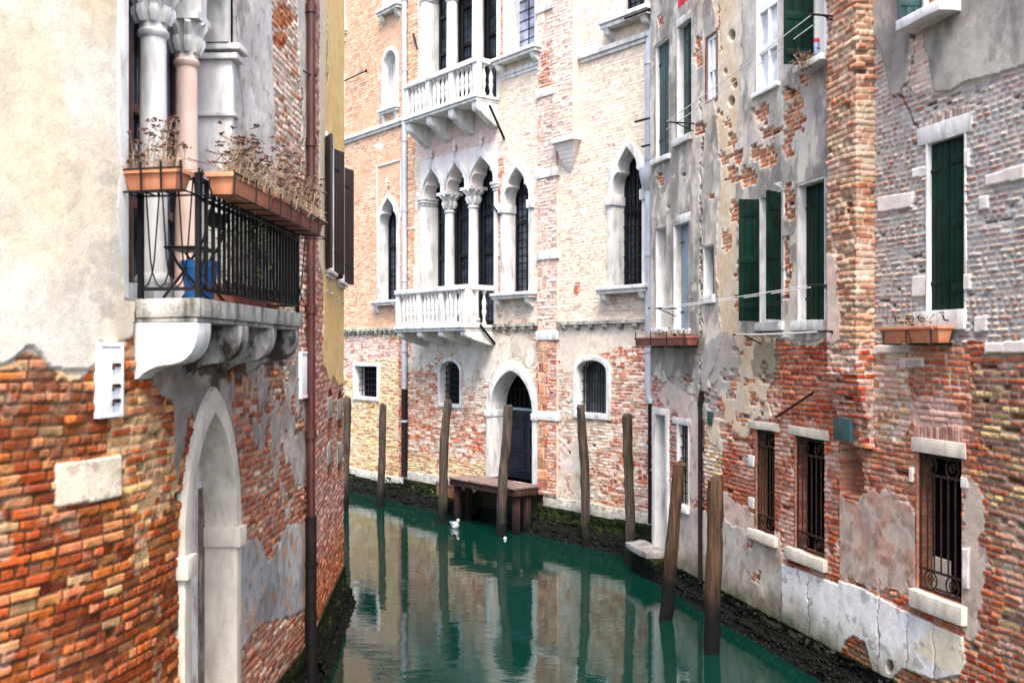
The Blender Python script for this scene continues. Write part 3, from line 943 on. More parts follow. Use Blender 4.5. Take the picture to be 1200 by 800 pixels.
# --- pointed door
wd, (uc, hw, v0, vs, va, inner) = window(LW, S, left, 'pointed', 216, 270, 1010, 484, 630, name='door_frame', fr=.15, w1=.06, dep=.26, mat=mStoneC, bottom=False, pane=None)
b = MB(LW)
b.box(uc - hw - .19, uc - hw + .03, vs - .20, vs - .02, -.2, .10); b.box(uc + hw - .03, uc + hw + .19, vs - .20, vs - .02, -.25, .10)
b.each('impost', mStoneC, wd, bevel=.015)
b = MB(LW); b.prism(arch('pointed', uc, hw + .02, .2, vs, va + .02), -.30, -.25); b.build('door', mDoorW, wd)
b = MB(LW); b.box(uc + hw - .15, uc + hw + .005, .3, vs + .35, -.248, -.240); b.build('gap', M('rotten_wood', (.10, .065, .05), .9, .8, 9, .5, 30, .01, .9, (.40, .33, .28)), wd)

# --- balcony
B0, B1, BW = LW.px(156), LW.px(294.6), .51
bal = MB(LW)
n = 10
bal.box(B0, B1, 4.335, 4.47, -.04, BW); bal.box(B0 + .012, B1 - .012, 4.30, 4.335, -.04, BW - .025)
bal = bal.build('balcony', mStoneD, left, bevel=.012, wear=.012)
prof = [(-.03, 4.30), (.485, 4.30), (.487, 4.235), (.480, 4.18), (.462, 4.125), (.435, 4.08), (.40, 4.045), (.355, 4.02), (.30, 4.005), (.24, 3.998), (.18, 3.988), (.12, 3.968), (.07, 3.938), (.03, 3.90), (-.03, 3.89)]
for i in range(4):
    u = B0 + .01 + i * (B1 - B0 - .22) / 3
    cb = MB(LW).side(prof, u, u + .19)
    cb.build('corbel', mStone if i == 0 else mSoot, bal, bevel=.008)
T = 5.34
rail = MB(LW)
def bar(b, p, q, r=.008, n=5): b.tube([p, q], r, n)
wr = BW - .04; ue = B0 + .05; uf = B1 - .05
for (u, w) in ((ue, wr), (uf, wr), (ue, .03), (uf, .03)):
    rail.box(u - .017, u + .017, 4.47, T + .02, w - .017, w + .017)
for v in (4.54, T - .16, T - .02):
    rail.box(ue, uf, v - .012, v + .012, wr - .012, wr + .012)
for u in (ue, uf):
    for v in (4.54, T - .02): rail.box(u - .012, u + .012, v - .012, v + .012, .03, wr)
nb = 25
for i in range(1, nb):
    u = lerp(ue, uf, i / nb)
    rail.box(u - .011, u + .011, 4.54, T - .02, wr - .011, wr + .011)
for i in range(0, nb, 2):                       # lyre loops at the foot, rings below the rail
    u = lerp(ue, uf, (i + 1) / nb); r = (uf - ue) / nb * .9
    rail.tube([(u + r * math.cos(t), 4.54 + r * (1 + math.sin(t)), wr + .012) for t in [math.pi + math.pi * k / 8 for k in range(9)]], .006, 4)
    rail.tube([(u + r * .8 * math.cos(t), T - .09 + .055 * math.sin(t), wr) for t in [2 * math.pi * k / 10 for k in range(11)]], .006, 4)
for u in (ue, uf):                              # end panels: slim V bars with rounded feet
    for k in range(4):
        w = .06 + k * .125; h = .055
        rail.tube([(u, T - .03, w + .005), (u, 4.75, w + .045), (u, 4.66, w + .06), (u, 4.58, w + .03), (u, 4.545, w - .01)], .006, 5)
        rail.tube([(u, T - .03, w + .12), (u, 4.75, w + .075), (u, 4.66, w + .06), (u, 4.58, w + .09), (u, 4.545, w + .13)], .006, 5)
rail.build('railing', mIron, bal)
rk = MB(LW)                                     # rack of flat iron carrying the flower boxes
for v in (5.20, 5.355):
    rk.tube([(ue, v, BW + .23), (uf + .06, v, BW + .23)], .008, 5); rk.tube([(ue, v, BW - .01), (uf + .06, v, BW - .01)], .008, 5)
    rk.tube([(B0 - .17, v, .0), (B0 - .17, v, BW - .02)], .008, 5); rk.tube([(B0 + .035, v, .0), (B0 + .035, v, BW)], .008, 5)
for i in range(9):
    u = lerp(ue, uf + .06, i / 8)
    rk.tube([(u, 5.38, BW - .01), (u, 5.20, BW - .01), (u, 5.195, BW + .23), (u, 5.37, BW + .235)], .007, 5)
for i in range(4):
    w = .02 + i * .155
    rk.tube([(B0 - .175, 5.40, w), (B0 - .17, 5.20, w), (B0 + .035, 5.195, w), (B0 + .035, 5.39, w)], .009, 5)
rk.build('flower_box_rack', mIron, bal)

# --- boxes, pipe and the rest of the house
def meter_box(pl, pr, yt, yb, label):
    u0, u1 = LW.px(pl), LW.px(pr); pc = (pl + pr) / 2; v0, v1 = LW.v(pc, yb), LW.v(pc, yt)
    b = MB(LW); b.ring([(u0 + .03, v0 + .03), (u0 + .03, v1 - .03), (u1 - .03, v1 - .03), (u1 - .03, v0 + .03)], [(u0, v0), (u0, v1), (u1, v1), (u1, v0)], -.01, .05, True)
    b.box(u0 + .034, u1 - .034, v0 + .034, v1 - .034, -.01, .042)
    o = b.build('meter_box', mWhiteP, left, bevel=.004); o['label'] = label
    k = MB(LW)
    for t in (.22, .42, .70):
        v = lerp(v0, v1, t); k.box(lerp(u0, u1, .55), u1 - .04, v - .012, v + .012, .042, .056); k.tube([(lerp(u0, u1, .55), v, .05), (lerp(u0, u1, .5), v - .03, .06)], .008)
    k.each('latch', mRust, o)
meter_box(109, 138, 401, 489, 'white metal box beside the balcony')
meter_box(349, 363, 412, 466, 'small white metal box next to the maroon pipe')
up = LW.px(363.5, None, .07)
b = MB(LW); b.tube([(up, v, .08) for v in (2.1, 5, 9.5)], .052, 14)
for v in (3.1, 4.6, 6.6, 8.2): b.lathe(up, .08, [(.058, v - .05), (.068, v - .05), (.068, v + .05), (.058, v + .05)], 14)
pipe = b.build('drainpipe', mMaroon, left, smooth=40)
b = MB(LW); b.tube([(up, .1, .08), (up, 2.12, .08)], .068, 14)
for v in (.9, 1.55): b.lathe(up, .08, [(.068, v - .02), (.08, v - .02), (.08, v + .02), (.068, v + .02)], 14)
b.build('lower_pipe', mDarkPipe, pipe, smooth=40)
b = MB(LW)
for v in (5.6, 7.4): b.tube([(up - .16, v + .03, .0), (up - .07, v, .06), (up, v, .15), (up + .07, v, .06)], .01, 5)
b.each('bracket', mRust, pipe)
S.build('wall', left)
shell(LW, .6, LW.L, .2, 9.6, 4.5, left)
foundation(LW, .7, LW.L + .05, .36, .10, left, 3)

# ================================================================== yellow house further along the left bank
yel = thing('yellow_house', 'narrow yellow plastered house with dark brown shutters behind the maroon drainpipe', 'house', YW.P(2, 0, 0))
YE = YW.px(402)
S = Surf(YW, .01, YE, .25, 10.2, 11.2, .02, 2)
A = S.all()
S.brick(A, P_PINK, (.42, .32, .27), bw=.25, bh=.072, warp=.02, smear=.3)
S.tint(sstep(2.2, 1.2, S.V + .5 * S.n(2)), (1.0, .62, .4))
m = S.poly([(376, -300), (420, -300), (420, 448), (396, 452), (390, 440), (386, 452), (377, 420), (378, 330), (372, 300)], .06, .5, 4)
S.coat(m, (.72, .53, .25), .018, .1, 1.5, (.69, .49, .22))
S.stain(m * S.poly([(366, -300), (383, -300), (381, 190), (377, 330), (366, 330)], .1, .7, 3), (.60, .55, .44), .8)
S.crack([(381, 20), (383, 60), (381, 100)], 1., .01, (.3, .22, .12))
S.tint(sstep(1.1, .4, S.V + .4 * S.n(3)), (.28, .33, .2))
for k, (pa, yt, yb, pn, t2, b2) in enumerate(((381, 168, 318, 385.5, 456, 562), (394, 190, 330, 397, 458, 560))):
    wn, (uc, hw, v0, vs, va, inner) = window(YW, S, yel, 'rect', pa, pa + 6, yb, yt, fr=.08, dep=.22, mat=mStone, pane=mGlass, sill=(.05, .1, .1))
    shutter(YW, wn, uc - hw - .06, .02, R(180 - 24), .30, v0, va, mBrownP)
    shutter(YW, wn, uc + hw + .06, .02, R(24), .30, v0, va, mBrownP)
    wn, q = window(YW, S, yel, 'round', pn - 2, pn + 2.5, b2, t2, t2 + 10, fr=.04, dep=.2, w1=.012, mat=mBrickR, pane=mDark)
    uc, hw, v0, vs, va, inner = q
    b = MB(YW)
    for t in (.18, .68): b.box(uc - hw - .1, uc + hw + .02, lerp(v0, va, t), lerp(v0, va, t) + .3, -.1, .02)
    b.each('quoin', mStoneD, wn, bevel=.01)
S.build('wall', yel)
shell(YW, .01, YE, .2, 11.2, 4, yel)
foundation(YW, .0, YE + .15, .6, .14, yel, 5, k=1.1)

# ================================================================== the facade across the canal: orange house and gothic palace
P_OR = [((.50, .265, .175), 3), ((.54, .335, .23), 2.5), ((.45, .20, .12), 2), ((.58, .44, .34), 1)]
P_UP = [((.61, .49, .40), 3), ((.63, .54, .41), 3), ((.59, .44, .36), 2), ((.53, .35, .27), .8)]
P_LOY = [((.58, .42, .20), 3), ((.50, .30, .15), 2), ((.38, .15, .08), 1.6), ((.58, .46, .3), 1.5)]
P_LOR = [((.36, .09, .04), 3), ((.42, .15, .075), 2.5), ((.50, .30, .18), 1.2), ((.28, .06, .035), 1.5)]
P_LOW = [((.58, .44, .35), 3), ((.50, .28, .2), 2), ((.64, .54, .43), 2), ((.36, .12, .08), 1.2)]

U_SPLIT = FA.px(475)
orange = thing('brick_house', 'salmon orange brick house with white gothic window, left of the palace drainpipe', 'house', FA.P(U_SPLIT - 2, 0, 0))
SO = Surf(FA, FA.px(395) - 3.2, U_SPLIT, .25, 14.6, 16.2, .025, 3)
A = SO.all()
SO.brick(A, P_OR, (.58, .43, .30), bw=.25, bh=.075, smear=.35, tone=.35, depth=.008, jit=.004)
SO.coat(SO.patch(.50, 1.2, .08) * .6 * (SO.V > 4.6), (.51, .29, .19), .008, .1, 3, (.54, .36, .25))
mL = SO.poly([(-900, 388), (480, 384), (480, 900), (-900, 900)], .03, .1)
SO.brick(mL, P_LOY, (.50, .42, .30), bw=.25, bh=.07, smear=.2, tone=.6)
mP = SO.poly([(300, 396), (480, 394), (480, 424), (440, 420), (412, 440), (300, 440)], .15, .9, 3)
SO.brick(mP, P_PINK + P_PALE[:2], (.55, .45, .40), bw=.25, bh=.07, smear=.4)
SO.stain(SO.patch(.60, 1.5, .06) * mL, (.55, .47, .38), .5)
m = SO.poly([(466, 270), (480, 270), (480, 600), (468, 600)], .06, .6, 3)
SO.brick(m * (SO.V < 4.5), P_LOR, (.45, .35, .28), bw=.25, bh=.07)
SO.stain(SO.spots([(444, 171, 6, 4)], .5), (.66, .64, .6), .9)

pal = thing('gothic_palace', 'pale brick gothic palace with white balconies, pointed windows and a water door', 'palace', FA.P(FA.px(620), 0, 0))
SP = Surf(FA, U_SPLIT, FA.px(765) + 1.6, .25, 13.6, 16.2, .0225, 4)
A = SP.all()
SP.brick(A, P_UP, (.63, .56, .48), bw=.25, bh=.073, smear=.3, tone=.35, depth=.008, jit=.004)
up = (SP.V > 4.62)
SP.stain(SP.patch(.52, 1.1, .1) * up, (.64, .56, .44), .45)                 # cream wash
SP.stain(SP.spots([(520, 168, 45, 22), (560, 155, 30, 20), (700, 60, 26, 14), (662, 20, 30, 40), (690, 130, 20, 14), (470, 20, 16, 30)], .9, 4) * up, (.60, .40, .38), .5)
m = SP.poly([(476, -200), (494, -200), (488, 160), (484, 340), (476, 380)], .1, .7, 4)
SP.brick(m, P_OR, (.56, .42, .30), bw=.25, bh=.073, smear=.3)
for q in ([(582, 185), (590, 185), (589, 345), (582, 345)], [(585, -60), (593, -60), (592, 66), (585, 66)], [(634, 60), (645, 60), (645, 110), (634, 110)], [(640, 130), (655, 130), (655, 160), (640, 160)], [(672, 330), (680, 330), (680, 345), (672, 345)]):
    SP.brick(SP.poly(q, .06, .9, 5), P_LOR, (.55, .45, .38), bw=.25, bh=.07, smear=.3)
mL = SP.poly([(400, 389), (660, 385), (900, 379), (900, 900), (400, 900)], .03, .2)
SP.brick(mL, P_LOW, (.52, .46, .38), bw=.25, bh=.068, smear=.3, tone=.6, miss=.01)
m = SP.poly([(474, 395), (512, 395), (512, 470), (560, 480), (574, 470), (574, 545), (545, 540), (520, 520), (474, 540)], .25, .9, 2.5)
SP.brick(m, P_LOR + P_LOW, (.50, .40, .31), bw=.25, bh=.068, smear=.15, tone=.6)
m = SP.poly([(500, 530), (580, 545), (580, 580), (474, 585), (474, 535)], .2, .9, 3)
SP.brick(m, P_LOY, (.48, .40, .28), bw=.25, bh=.066, smear=.2)
m = SP.poly([(705, 400), (775, 380), (775, 640), (690, 620), (712, 500)], .3, 1., 2.5)
SP.brick(m, P_LOR + P_LOW, (.54, .45, .39), bw=.25, bh=.068, smear=.15, tone=.6)
m = SP.poly([(628, 500), (652, 500), (655, 590), (630, 588)], .1, .6)
SP.brick(m, [((.40, .16, .08), 2), ((.44, .22, .11), 2), ((.26, .05, .045), 1.4)], (.5, .42, .36), bw=.3, bh=.11, tone=.5)
m = SP.poly([(485, 388), (585, 386), (628, 400), (628, 430), (600, 418), (580, 440), (548, 455), (545, 425), (510, 420), (490, 440), (478, 430)], .12, .8, 4)
SP.coat(m, (.54, .47, .39), .012, .12, 2.5, (.60, .54, .47))
m = SP.poly([(655, 380), (775, 374), (775, 402), (720, 408), (690, 412), (672, 440), (655, 430)], .12, .8, 4)
SP.coat(m, (.54, .47, .41), .010, .14, 3, (.58, .5, .42))
m = SP.poly([(656, 440), (690, 480), (700, 600), (660, 600)], .3, 1.2, 3) * SP.patch(.45, 3)
SP.coat(m, (.56, .50, .46), .010, .14, 3, (.5, .42, .34))
SP.stain(SP.spots([(618, 352, 16, 16), (560, 352, 10, 10), (645, 372, 10, 8), (605, 415, 8, 18)], 1., 5), (.35, .33, .28), .5)
SP.stain(SP.patch(.66, 5, .03) * mL, (.28, .18, .13), .5)
SP.tint(sstep(1.25, .7, SP.V + .35 * SP.n(3)), (.55, .55, .42))
SO.tint(sstep(1.1, .5, SO.V + .35 * SO.n(3)), (.55, .55, .42))
for q in ((508, 405, 6, 8), (620, 424, 5, 7), (557, 418, 4, 10)):
    SP.coat(SP.spots([q], .3), (.6, .57, .52), .02, .1)

def FP(px, py, w=0.): return FA.px(px, py, w)

# ---- orange house openings
window(FA, SO, orange, 'round', 451, 465, 127, 60, 74, fr=.12, dep=.3, pane=mWhiteP, sill=(.06, .14, .16), lab='small blind arched white window')
wd, q = window(FA, SO, orange, 'trefoil', 445.5, 466, 352, 232, 264, okind='ogee', fr=.12, dep=.36, sill=(.12, .14, .2), lead=(4, 16), sash=(.55,))
b = MB(FA); u0, vq = FP(443, 196); u1 = FA.px(470); v0 = FA.v(443, 262)
b.box(u0 - .05, u0, v0, vq, -.01, .03); b.box(u1, u1 + .05, v0, vq, -.01, .03); b.box(u0 - .05, u1 + .05, vq, vq + .05, -.01, .032)
b.build('hood_moulding', mStone, wd)
b = MB(FA); uc = q[0]; va = q[4] + .18; b.lathe(uc, .06, [(.015, va), (.02, va + .1), (.06, va + .16), (.03, va + .2), (.06, va + .26), (.015, va + .34), (.005, va + .4)], 10)
b.build('finial', mStone, wd, smooth=50)
window(FA, SO, orange, 'rect', 417, 443, 465, 429, fr=.10, dep=.32, pane=mDark, grille=grille_grid(7, 5), lab='square barred window')
window(FA, SO, orange, 'round', 392, 402.5, 148, 86, 96, fr=.1, dep=.3, sash=(.5,))
window(FA, SO, orange, 'rect', 388, 403, 40, -60, fr=.14, dep=.3, pane=mGlassW, sill=(.1, .14, .2), sash=(.4,))
window(FA, SO, orange, 'round', 452, 467, 9, -70, -54, fr=.12, dep=.3, pane=mWhiteP, sill=(.1, .16, .22))
u, v = FP(400, 100)
b = MB(FA); b.tube([(u - .6, v, .02), (u - .6, v, .14), (FA.px(434), v + .02, .14)], .02, 6); b.lathe(FA.px(434), .14, [(.02, v - .03), (.045, v), (.045, v + .03), (.02, v + .06)], 8)
b.build('iron_bar', mIron, orange)
b = MB(FA); v = FA.v(400, 44); b.box(FA.px(388), FA.px(405), v - .03, v + .03, .1, .3); b.build('shutter_bar', mIron, orange)

# ---- palace: three-light window of the main floor
def trifora(edges, c1, c2, vb, vs, apex, hroot, heights, rcol, R1, wcol=-.14, dep=.42, rect_top=False, capm=mStone):
    """edges: (left px, right px); c1, c2 column px; heights are on the wall"""
    uL, uR = FA.px(edges[0]), FA.px(edges[1]); a1, a2 = FA.px(c1, None, wcol), FA.px(c2, None, wcol)
    bays = [(uL, a1), (a1, a2), (a2, uR)]
    top = apex + .30
    SP.cut([(uL - .05, vb - .1), (uL - .05, top - .04), (uR + .04, top - .04), (uR + .04, vb - .1)])
    b = MB(FA)
    for ua, ub in ((uL - .17, uL), (uR, uR + .13)):
        b.box(ua, ub, vb, vs - .22, -dep, .04)
        for q, e in ((vs - .22, .02), (vs - .15, .05), (vs - .08, .07)):
            b.box(ua - e, ub + e, q + .002, q + .068, -dep + .02, .04 + e)
    jm = b
    b = MB(FA); mo = MB(FA)
    for i, (ua, ub) in enumerate(bays):
        uc = (ua + ub) / 2; hw = (ub - ua) / 2 - (rcol * .8 if i == 1 else rcol * .45)
        if i == 0: uc = (ua + ub - rcol * .9) / 2
        if i == 2: uc = (ua + ub + rcol * .9) / 2
        a = arch('trefoil', uc, hw, vs, vs, apex)[1:-1]
        spandrel(b, a, ua - (.17 if i == 0 else 0), ub + (.13 if i == 2 else 0), vs, top, -.34, .03)
        o1 = arch('ogee', uc, hw + .02, vs, vs, apex + .03)[1:-1]; o2 = arch('ogee', uc, hw + .11, vs, vs, apex + .22)[1:-1]
        mo.ring(o1, o2, .02, .085)
        mo.lathe(uc, .08, [(.015, apex + .2), (.02, apex + .28), (.055, apex + .34), (.03, apex + .39), (.06, apex + .45), (.015, apex + .54), (.005, apex + .6)], 8)
    w = b.build('window', mPanel, hroot); jm.each('jamb', mStone, w, bevel=.01); mo.build('arch_moulding', mStone, w, smooth=40)
    for a in (a1, a2):
        cb = MB(FA); cb.lathe(a, wcol, column_prof(vb, vs, rcol, .42), 22); cb.build('column', mStone, w, smooth=40)
        kb = MB(FA); capital(kb, a, wcol, vs - .42, vs + .01, rcol, R1); kb.build('capital', capm, w, smooth=45)
    pb = MB(FA); pb.box(uL - .1, uR + .1, vb, top, -dep - .06, -dep - .03); pb.build('pane', mGlass, w)
    sb = MB(FA); lb = MB(FA)
    for ua, ub in bays:
        for u in (ua + .08, (ua + ub) / 2, ub - .08):
            sb.box(u - .035, u + .035, vb, apex, -dep - .03, -dep + .03)
        for t in (.02, .52, .80): sb.box(ua + .116, ub - .116, lerp(vb, vs, t), lerp(vb, vs, t) + .09, -dep - .03, -dep + .025)
        lattice(lb, [(ua + .1, vb), (ua + .1, apex - .1), (ub - .1, apex - .1), (ub - .1, vb)], -dep - .029, 7, 16, .012, .012)
    sb.build('sash', mIron, w); lb.build('leading', mIron, w)
    return w
mPanel = M('pale_pink_stone', (.64, .57, .545), .7, .1, 2.5, .3, 50, .006, .4, (.55, .46, .45))
vb1 = 4.72; vs1 = FA.v(540, 222)
trifora((498, 580), 527, 555, vb1, vs1, FA.v(537, 192), pal, None, .135, .25)
trifora((499, 583), 530, 560, 10.12, FA.v(540, -30), FA.v(537, -62), pal, None, .16, .26)

wd, q = window(FA, SP, pal, 'trefoil', 592, 621, 343, 196, 236, okind='ogee', fr=.13, dep=.4, sill=(.14, .14, .28), lead=(5, 16), sash=(.58, .82))
b = MB(FA); hw = q[1] + .13; b.box(q[0] - hw - .05, q[0] - q[1] + .03, q[3] - .22, q[3] - .02, -.39, .10); b.box(q[0] + q[1] - .03, q[0] + hw + .05, q[3] - .22, q[3] - .02, -.39, .10); b.each('impost', mStone, wd, bevel=.02)
wd, q = window(FA, SP, pal, 'trefoil', 719, 754, 335, 172, 224, okind='ogee', fr=.14, dep=.4, sill=(.16, .15, .28), lead=(6, 20), sash=(.55,), grille=grille_grid(8, 9, -.3, .022))
b = MB(FA); hw = q[1] + .14; b.box(q[0] - hw - .05, q[0] - q[1] + .03, q[3] - .24, q[3] - .02, -.39, .10); b.box(q[0] + q[1] - .03, q[0] + hw + .05, q[3] - .24, q[3] - .02, -.39, .10); b.each('impost', mStone, wd, bevel=.02)
wd, q = window(FA, SP, pal, 'ogee', 595, 628, 63, -90, -45, fr=.14, dep=.4, sill=(.16, .15, .3), lead=(3, 13), sash=None, pane=mGlassL)
wd, q = window(FA, SP, pal, 'ogee', 724, 757, 18, -120, -70, fr=.16, dep=.38, sill=(.14, .18, .3), lead=(5, 12), sash=(.4,))
window(FA, SP, pal, 'round', 517, 540, 473, 423, 436, fr=.09, dep=.3, pane=mDark, grille=grille_grid(9, 7), lab='small arched barred window left of the water door')
window(FA, SP, pal, 'round', 677, 712, 484, 422, 435, fr=.12, dep=.3, pane=mGlass, grille=grille_grid(11, 5), lab='wide arched barred window right of the water door')

# water door
wd, (uc, hw, v0, vs, va, inner) = window(FA, SP, pal, 'blunt', 577, 626, 563, 434, 482, name='water_door', fr=.17, w1=.07, dep=.42, mat=mStone, bottom=False, pane=None)
b = MB(FA); b.box(uc - hw - .22, uc - hw + .02, vs - .16, vs, -.41, .1); b.box(uc + hw - .02, uc + hw + .22, vs - .16, vs, -.41, .1); b.each('impost', mStone, wd, bevel=.02)
vt = vs
for s_ in (-1, 1):
    b = MB(FA); u0, u1 = sorted((uc + s_ * .006, uc + s_ * (hw + .02)))
    b.box(u0, u1, v0 - .02, vt, -.47, -.43)
    for va_, vb_ in ((.22, .58), (.70, 1.25), (1.36, vt - v0 - .15)):
        b.ring([(u0 + .13, v0 + va_ + .04), (u0 + .13, v0 + vb_ - .04), (u1 - .13, v0 + vb_ - .04), (u1 - .13, v0 + va_ + .04)], [(u0 + .09, v0 + va_), (u0 + .09, v0 + vb_), (u1 - .09, v0 + vb_), (u1 - .09, v0 + va_)], -.44, -.405, True)
    for t in (.16, .62): b.box(u0 + .02, u1 - .02, v0 + t, v0 + t + .05, -.44, -.41)
    b.build('door', mNavy, wd, bevel=.006)
b = MB(FA); b.box(uc - hw, uc + hw, vt + .002, vt + .06, -.46, -.40); b.build('transom', mGreyB, wd)
b = MB(FA); b.prism(arch('blunt', uc, hw + .02, vt + .06, vs + .07, va + .02), -.48, -.46); b.build('fanlight', mDark, wd)
fl = arch('blunt', uc, hw, vt + .06, vs + .07, va); lattice(MB(FA), fl, -.44, 9, 2, .018, .018).build('grille', mIron, wd)

# ---- balconies
def balcony(u0, u1, W, vslab, vrail, nbr, brk, label):
    b = MB(FA)
    b.box(u0, u1, vslab - .07, vslab, -.03, W + .05); b.box(u0 + .03, u1 - .03, vslab - .14, vslab - .071, -.03, W + .01)
    o = b.build('balcony', mStone, pal, bevel=.012); o['label'] = label
    for i in range(nbr):
        u = lerp(u0 + .04, u1 - .26, i / (nbr - 1)); h = brk
        p = [(-.03, vslab - .141), (W - .03, vslab - .141), (W - .03, vslab - .14 - h * .28), (W - .07, vslab - .14 - h * .42), (W - .16, vslab - .14 - h * .45), (W - .24, vslab - .14 - h * .58), (W * .45, vslab - .14 - h * .74), (.12, vslab - .14 - h * .95), (-.03, vslab - .14 - h)]
        MB(FA).side(p, u, u + .22).build('bracket', mStone, o, bevel=.015)
    r = MB(FA)
    r.box(u0, u1, vrail - .12, vrail, W - .16, W + .03); r.box(u0, u0 + .19, vrail - .121, vrail - .001, -.02, W - .161); r.box(u1 - .19, u1, vrail - .121, vrail - .001, -.02, W - .161)
    r.build('handrail', mStone, o, bevel=.015)
    def post(u, w, s=.085):
        MB(FA).box(u - s, u + s, vslab + .002, vrail - .122, w - .07, w + .07).build('baluster_post', mStone, o, bevel=.008)
    wc = W - .075
    npst = 4 if nbr >= 4 else 3
    us = [lerp(u0 + .1, u1 - .1, i / (npst - 1)) for i in range(npst)]
    us = [u0 + .1, lerp(u0, u1, .345), lerp(u0, u1, .66), u1 - .1]
    for u in us: post(u, wc, .10 if u > us[2] else .085)
    h = vrail - .122 - vslab
    R_ = .062
    pr = [(R_ * .95, 0), (R_ * .95, .07), (R_ * .55, .10), (R_ * .5, .2), (R_ * .8, .3), (R_ * 1.0, .40), (R_ * .7, .47), (R_ * .9, .5), (R_ * .7, .53), (R_ * 1.0, .60), (R_ * .8, .70), (R_ * .5, .80), (R_ * .55, .90), (R_ * .95, .93), (R_ * .95, 1)]
    first = None; f0 = None
    spots = []
    for a, c in zip(us[:-1], us[1:]):
        for k in range(1, 5): spots.append((lerp(a + .06, c - .06, k / 5), wc))
    for w in (W * .30, W * .62): spots.append((u1 - .09, w))
    for w in (W * .30, W * .62): spots.append((u0 + .09, w))
    for (u, w) in spots:
        P0 = Vector(FA.P(u, 0, w))
        if first is None:
            first = MB(FA).lathe(u, w, [(r_, vslab + .001 + h * t) for r_, t in pr], 10).build('baluster', mStone, o, smooth=50); f0 = P0
        else:
            dup(first, P0 - f0, o)
    return o
u1 = FA.px(580); u0 = FA.px(495.6)
balcony(u0, u1, .86, 4.72, FA.v(545, 333, .86), 4, .36, 'lower white stone balcony with turned balusters')
u0b = FA.px(472.6, None, .68) ; u1b = FA.px(586)
balcony(u0b, u1b, .68, 10.13, FA.v(559, 66, .68), 4, .55, 'upper white stone balcony with turned balusters')

# ---- courses, pilaster, chimney shaft, plinth, pipes
def dentils(ua, ub, v, parent, step=.24):
    b = MB(FA); b.box(ua, ub, v, v + .07, -.02, .10)
    n = int((ub - ua) / step)
    for i in range(n):
        u = ua + (i + .3) * (ub - ua) / n
        b.side([(-.02, v - .001), (.09, v - .001), (.085, v - .06), (.03, v - .12), (-.02, v - .14)], u, u + .12)
    b.build('dentil_course', mStoneD, parent)
vd = FA.v(655, 381)
dentils(FA.px(395) - 2, U_SPLIT - .1, vd, orange, .25)
dentils(u1 + .02, FA.px(632), vd, pal, .30); dentils(FA.px(656), FA.px(757), vd, pal, .42)
vq = FA.v(655, 80)
def course(ua, ub, v, parent, w=.1):
    b = MB(FA); b.box(ua, ub, v, v + .10, -.02, w); b.box(ua, ub, v - .08, v - .001, -.02, w * .55); b.build('string_course', mStone, parent, bevel=.01)
course(FA.px(395) - 2, U_SPLIT - .08, vq, orange)
course(FA.px(681), FA.px(765) + 1, vq, pal, .1)
ua, ub = FA.px(633), FA.px(654.5)
SQ = Surf(FA, ua, ub, .9, 13.6, 16.2, .02, 14)
course(FA.px(587), ua - .01, FA.v(610, 84), pal, .05)
Sq = None
b = MB(FA); b.box(ua, ub, .86, 16.2, -.05, .055)
pil = b.build('pilaster', M('pink_brick_pilaster', (.56, .36, .30), .85, .22, 2.2, .5, 25, .012, .6, (.62, .55, .49), stretch=(1, 1, .6), col2=(.62, .47, .40)), pal)
P_PIL = [((.56, .39, .33), 3), ((.50, .31, .25), 2), ((.60, .47, .40), 2), ((.44, .22, .16), 1)]
SQ.brick(SQ.all(), P_PIL, (.58, .50, .45), bw=.26, bh=.075, smear=.3, tone=.5)
SQ.brick(SQ.poly([(620, -900), (645, -900), (643, 900), (620, 900)], .1, .5) * SQ.patch(.46, 1.2, .04), [((.58, .40, .33), 3), ((.54, .33, .26), 2)], (.60, .53, .48), bw=.36, bh=.26, mw=.014, smear=.1, tone=.3)
SQ.brick(SQ.poly([(620, 395), (646, 395), (644, 900), (620, 900)], .08, .4), [((.42, .18, .09), 3), ((.46, .26, .16), 2), ((.30, .07, .05), 1)], (.5, .42, .36), bw=.36, bh=.24, mw=.014, smear=.15, tone=.5)
SQ.brick(SQ.poly([(645, 395), (670, 395), (670, 900), (643, 900)], .08, .5), P_LOR + P_PINK[:2], (.5, .42, .36), bw=.25, bh=.07, smear=.3, tone=.6)
SQ.brick(SQ.poly([(636, 60), (648, 60), (648, 112), (636, 112)], .08, .9), P_LOR, (.5, .42, .36), bw=.25, bh=.07, smear=.3, tone=.5)
SQ.h += .062
SQ.build('brick_face', pil)
b = MB(FA)
for y in (8, 108, 203, 299, 393, 487):
    v = FA.v(644, y); b.box(ua - .05, ub + .05, v - .10, v + .10, -.02, .10)
b.each('stone_band', mStone, pil, bevel=.01)
ua, ub = FA.px(657), FA.px(680); vc = FA.v(667, 168); um = (ua + ub) / 2
chm = MB(FA); chm.box(ua, ub, vc, 16.4, -.03, .22)
chm = chm.build('chimney_shaft', M('pale_brick_shaft', (.58, .44, .37), .85, .2, 3, .5, 28, .012, .5, (.52, .34, .3), col2=(.63, .55, .45)), pal)
SQ = Surf(FA, ua, ub, vc, 13.6, 16.2, .022, 15)
SQ.brick(SQ.all(), P_UP + P_PIL[:2], (.58, .52, .46), bw=.25, bh=.073, smear=.3, tone=.5)
SQ.stain(SQ.patch(.55, 1.5, .06), (.54, .38, .33), .5)
SQ.h += .225
SQ.build('brick_face', chm)
b = MB(FA)
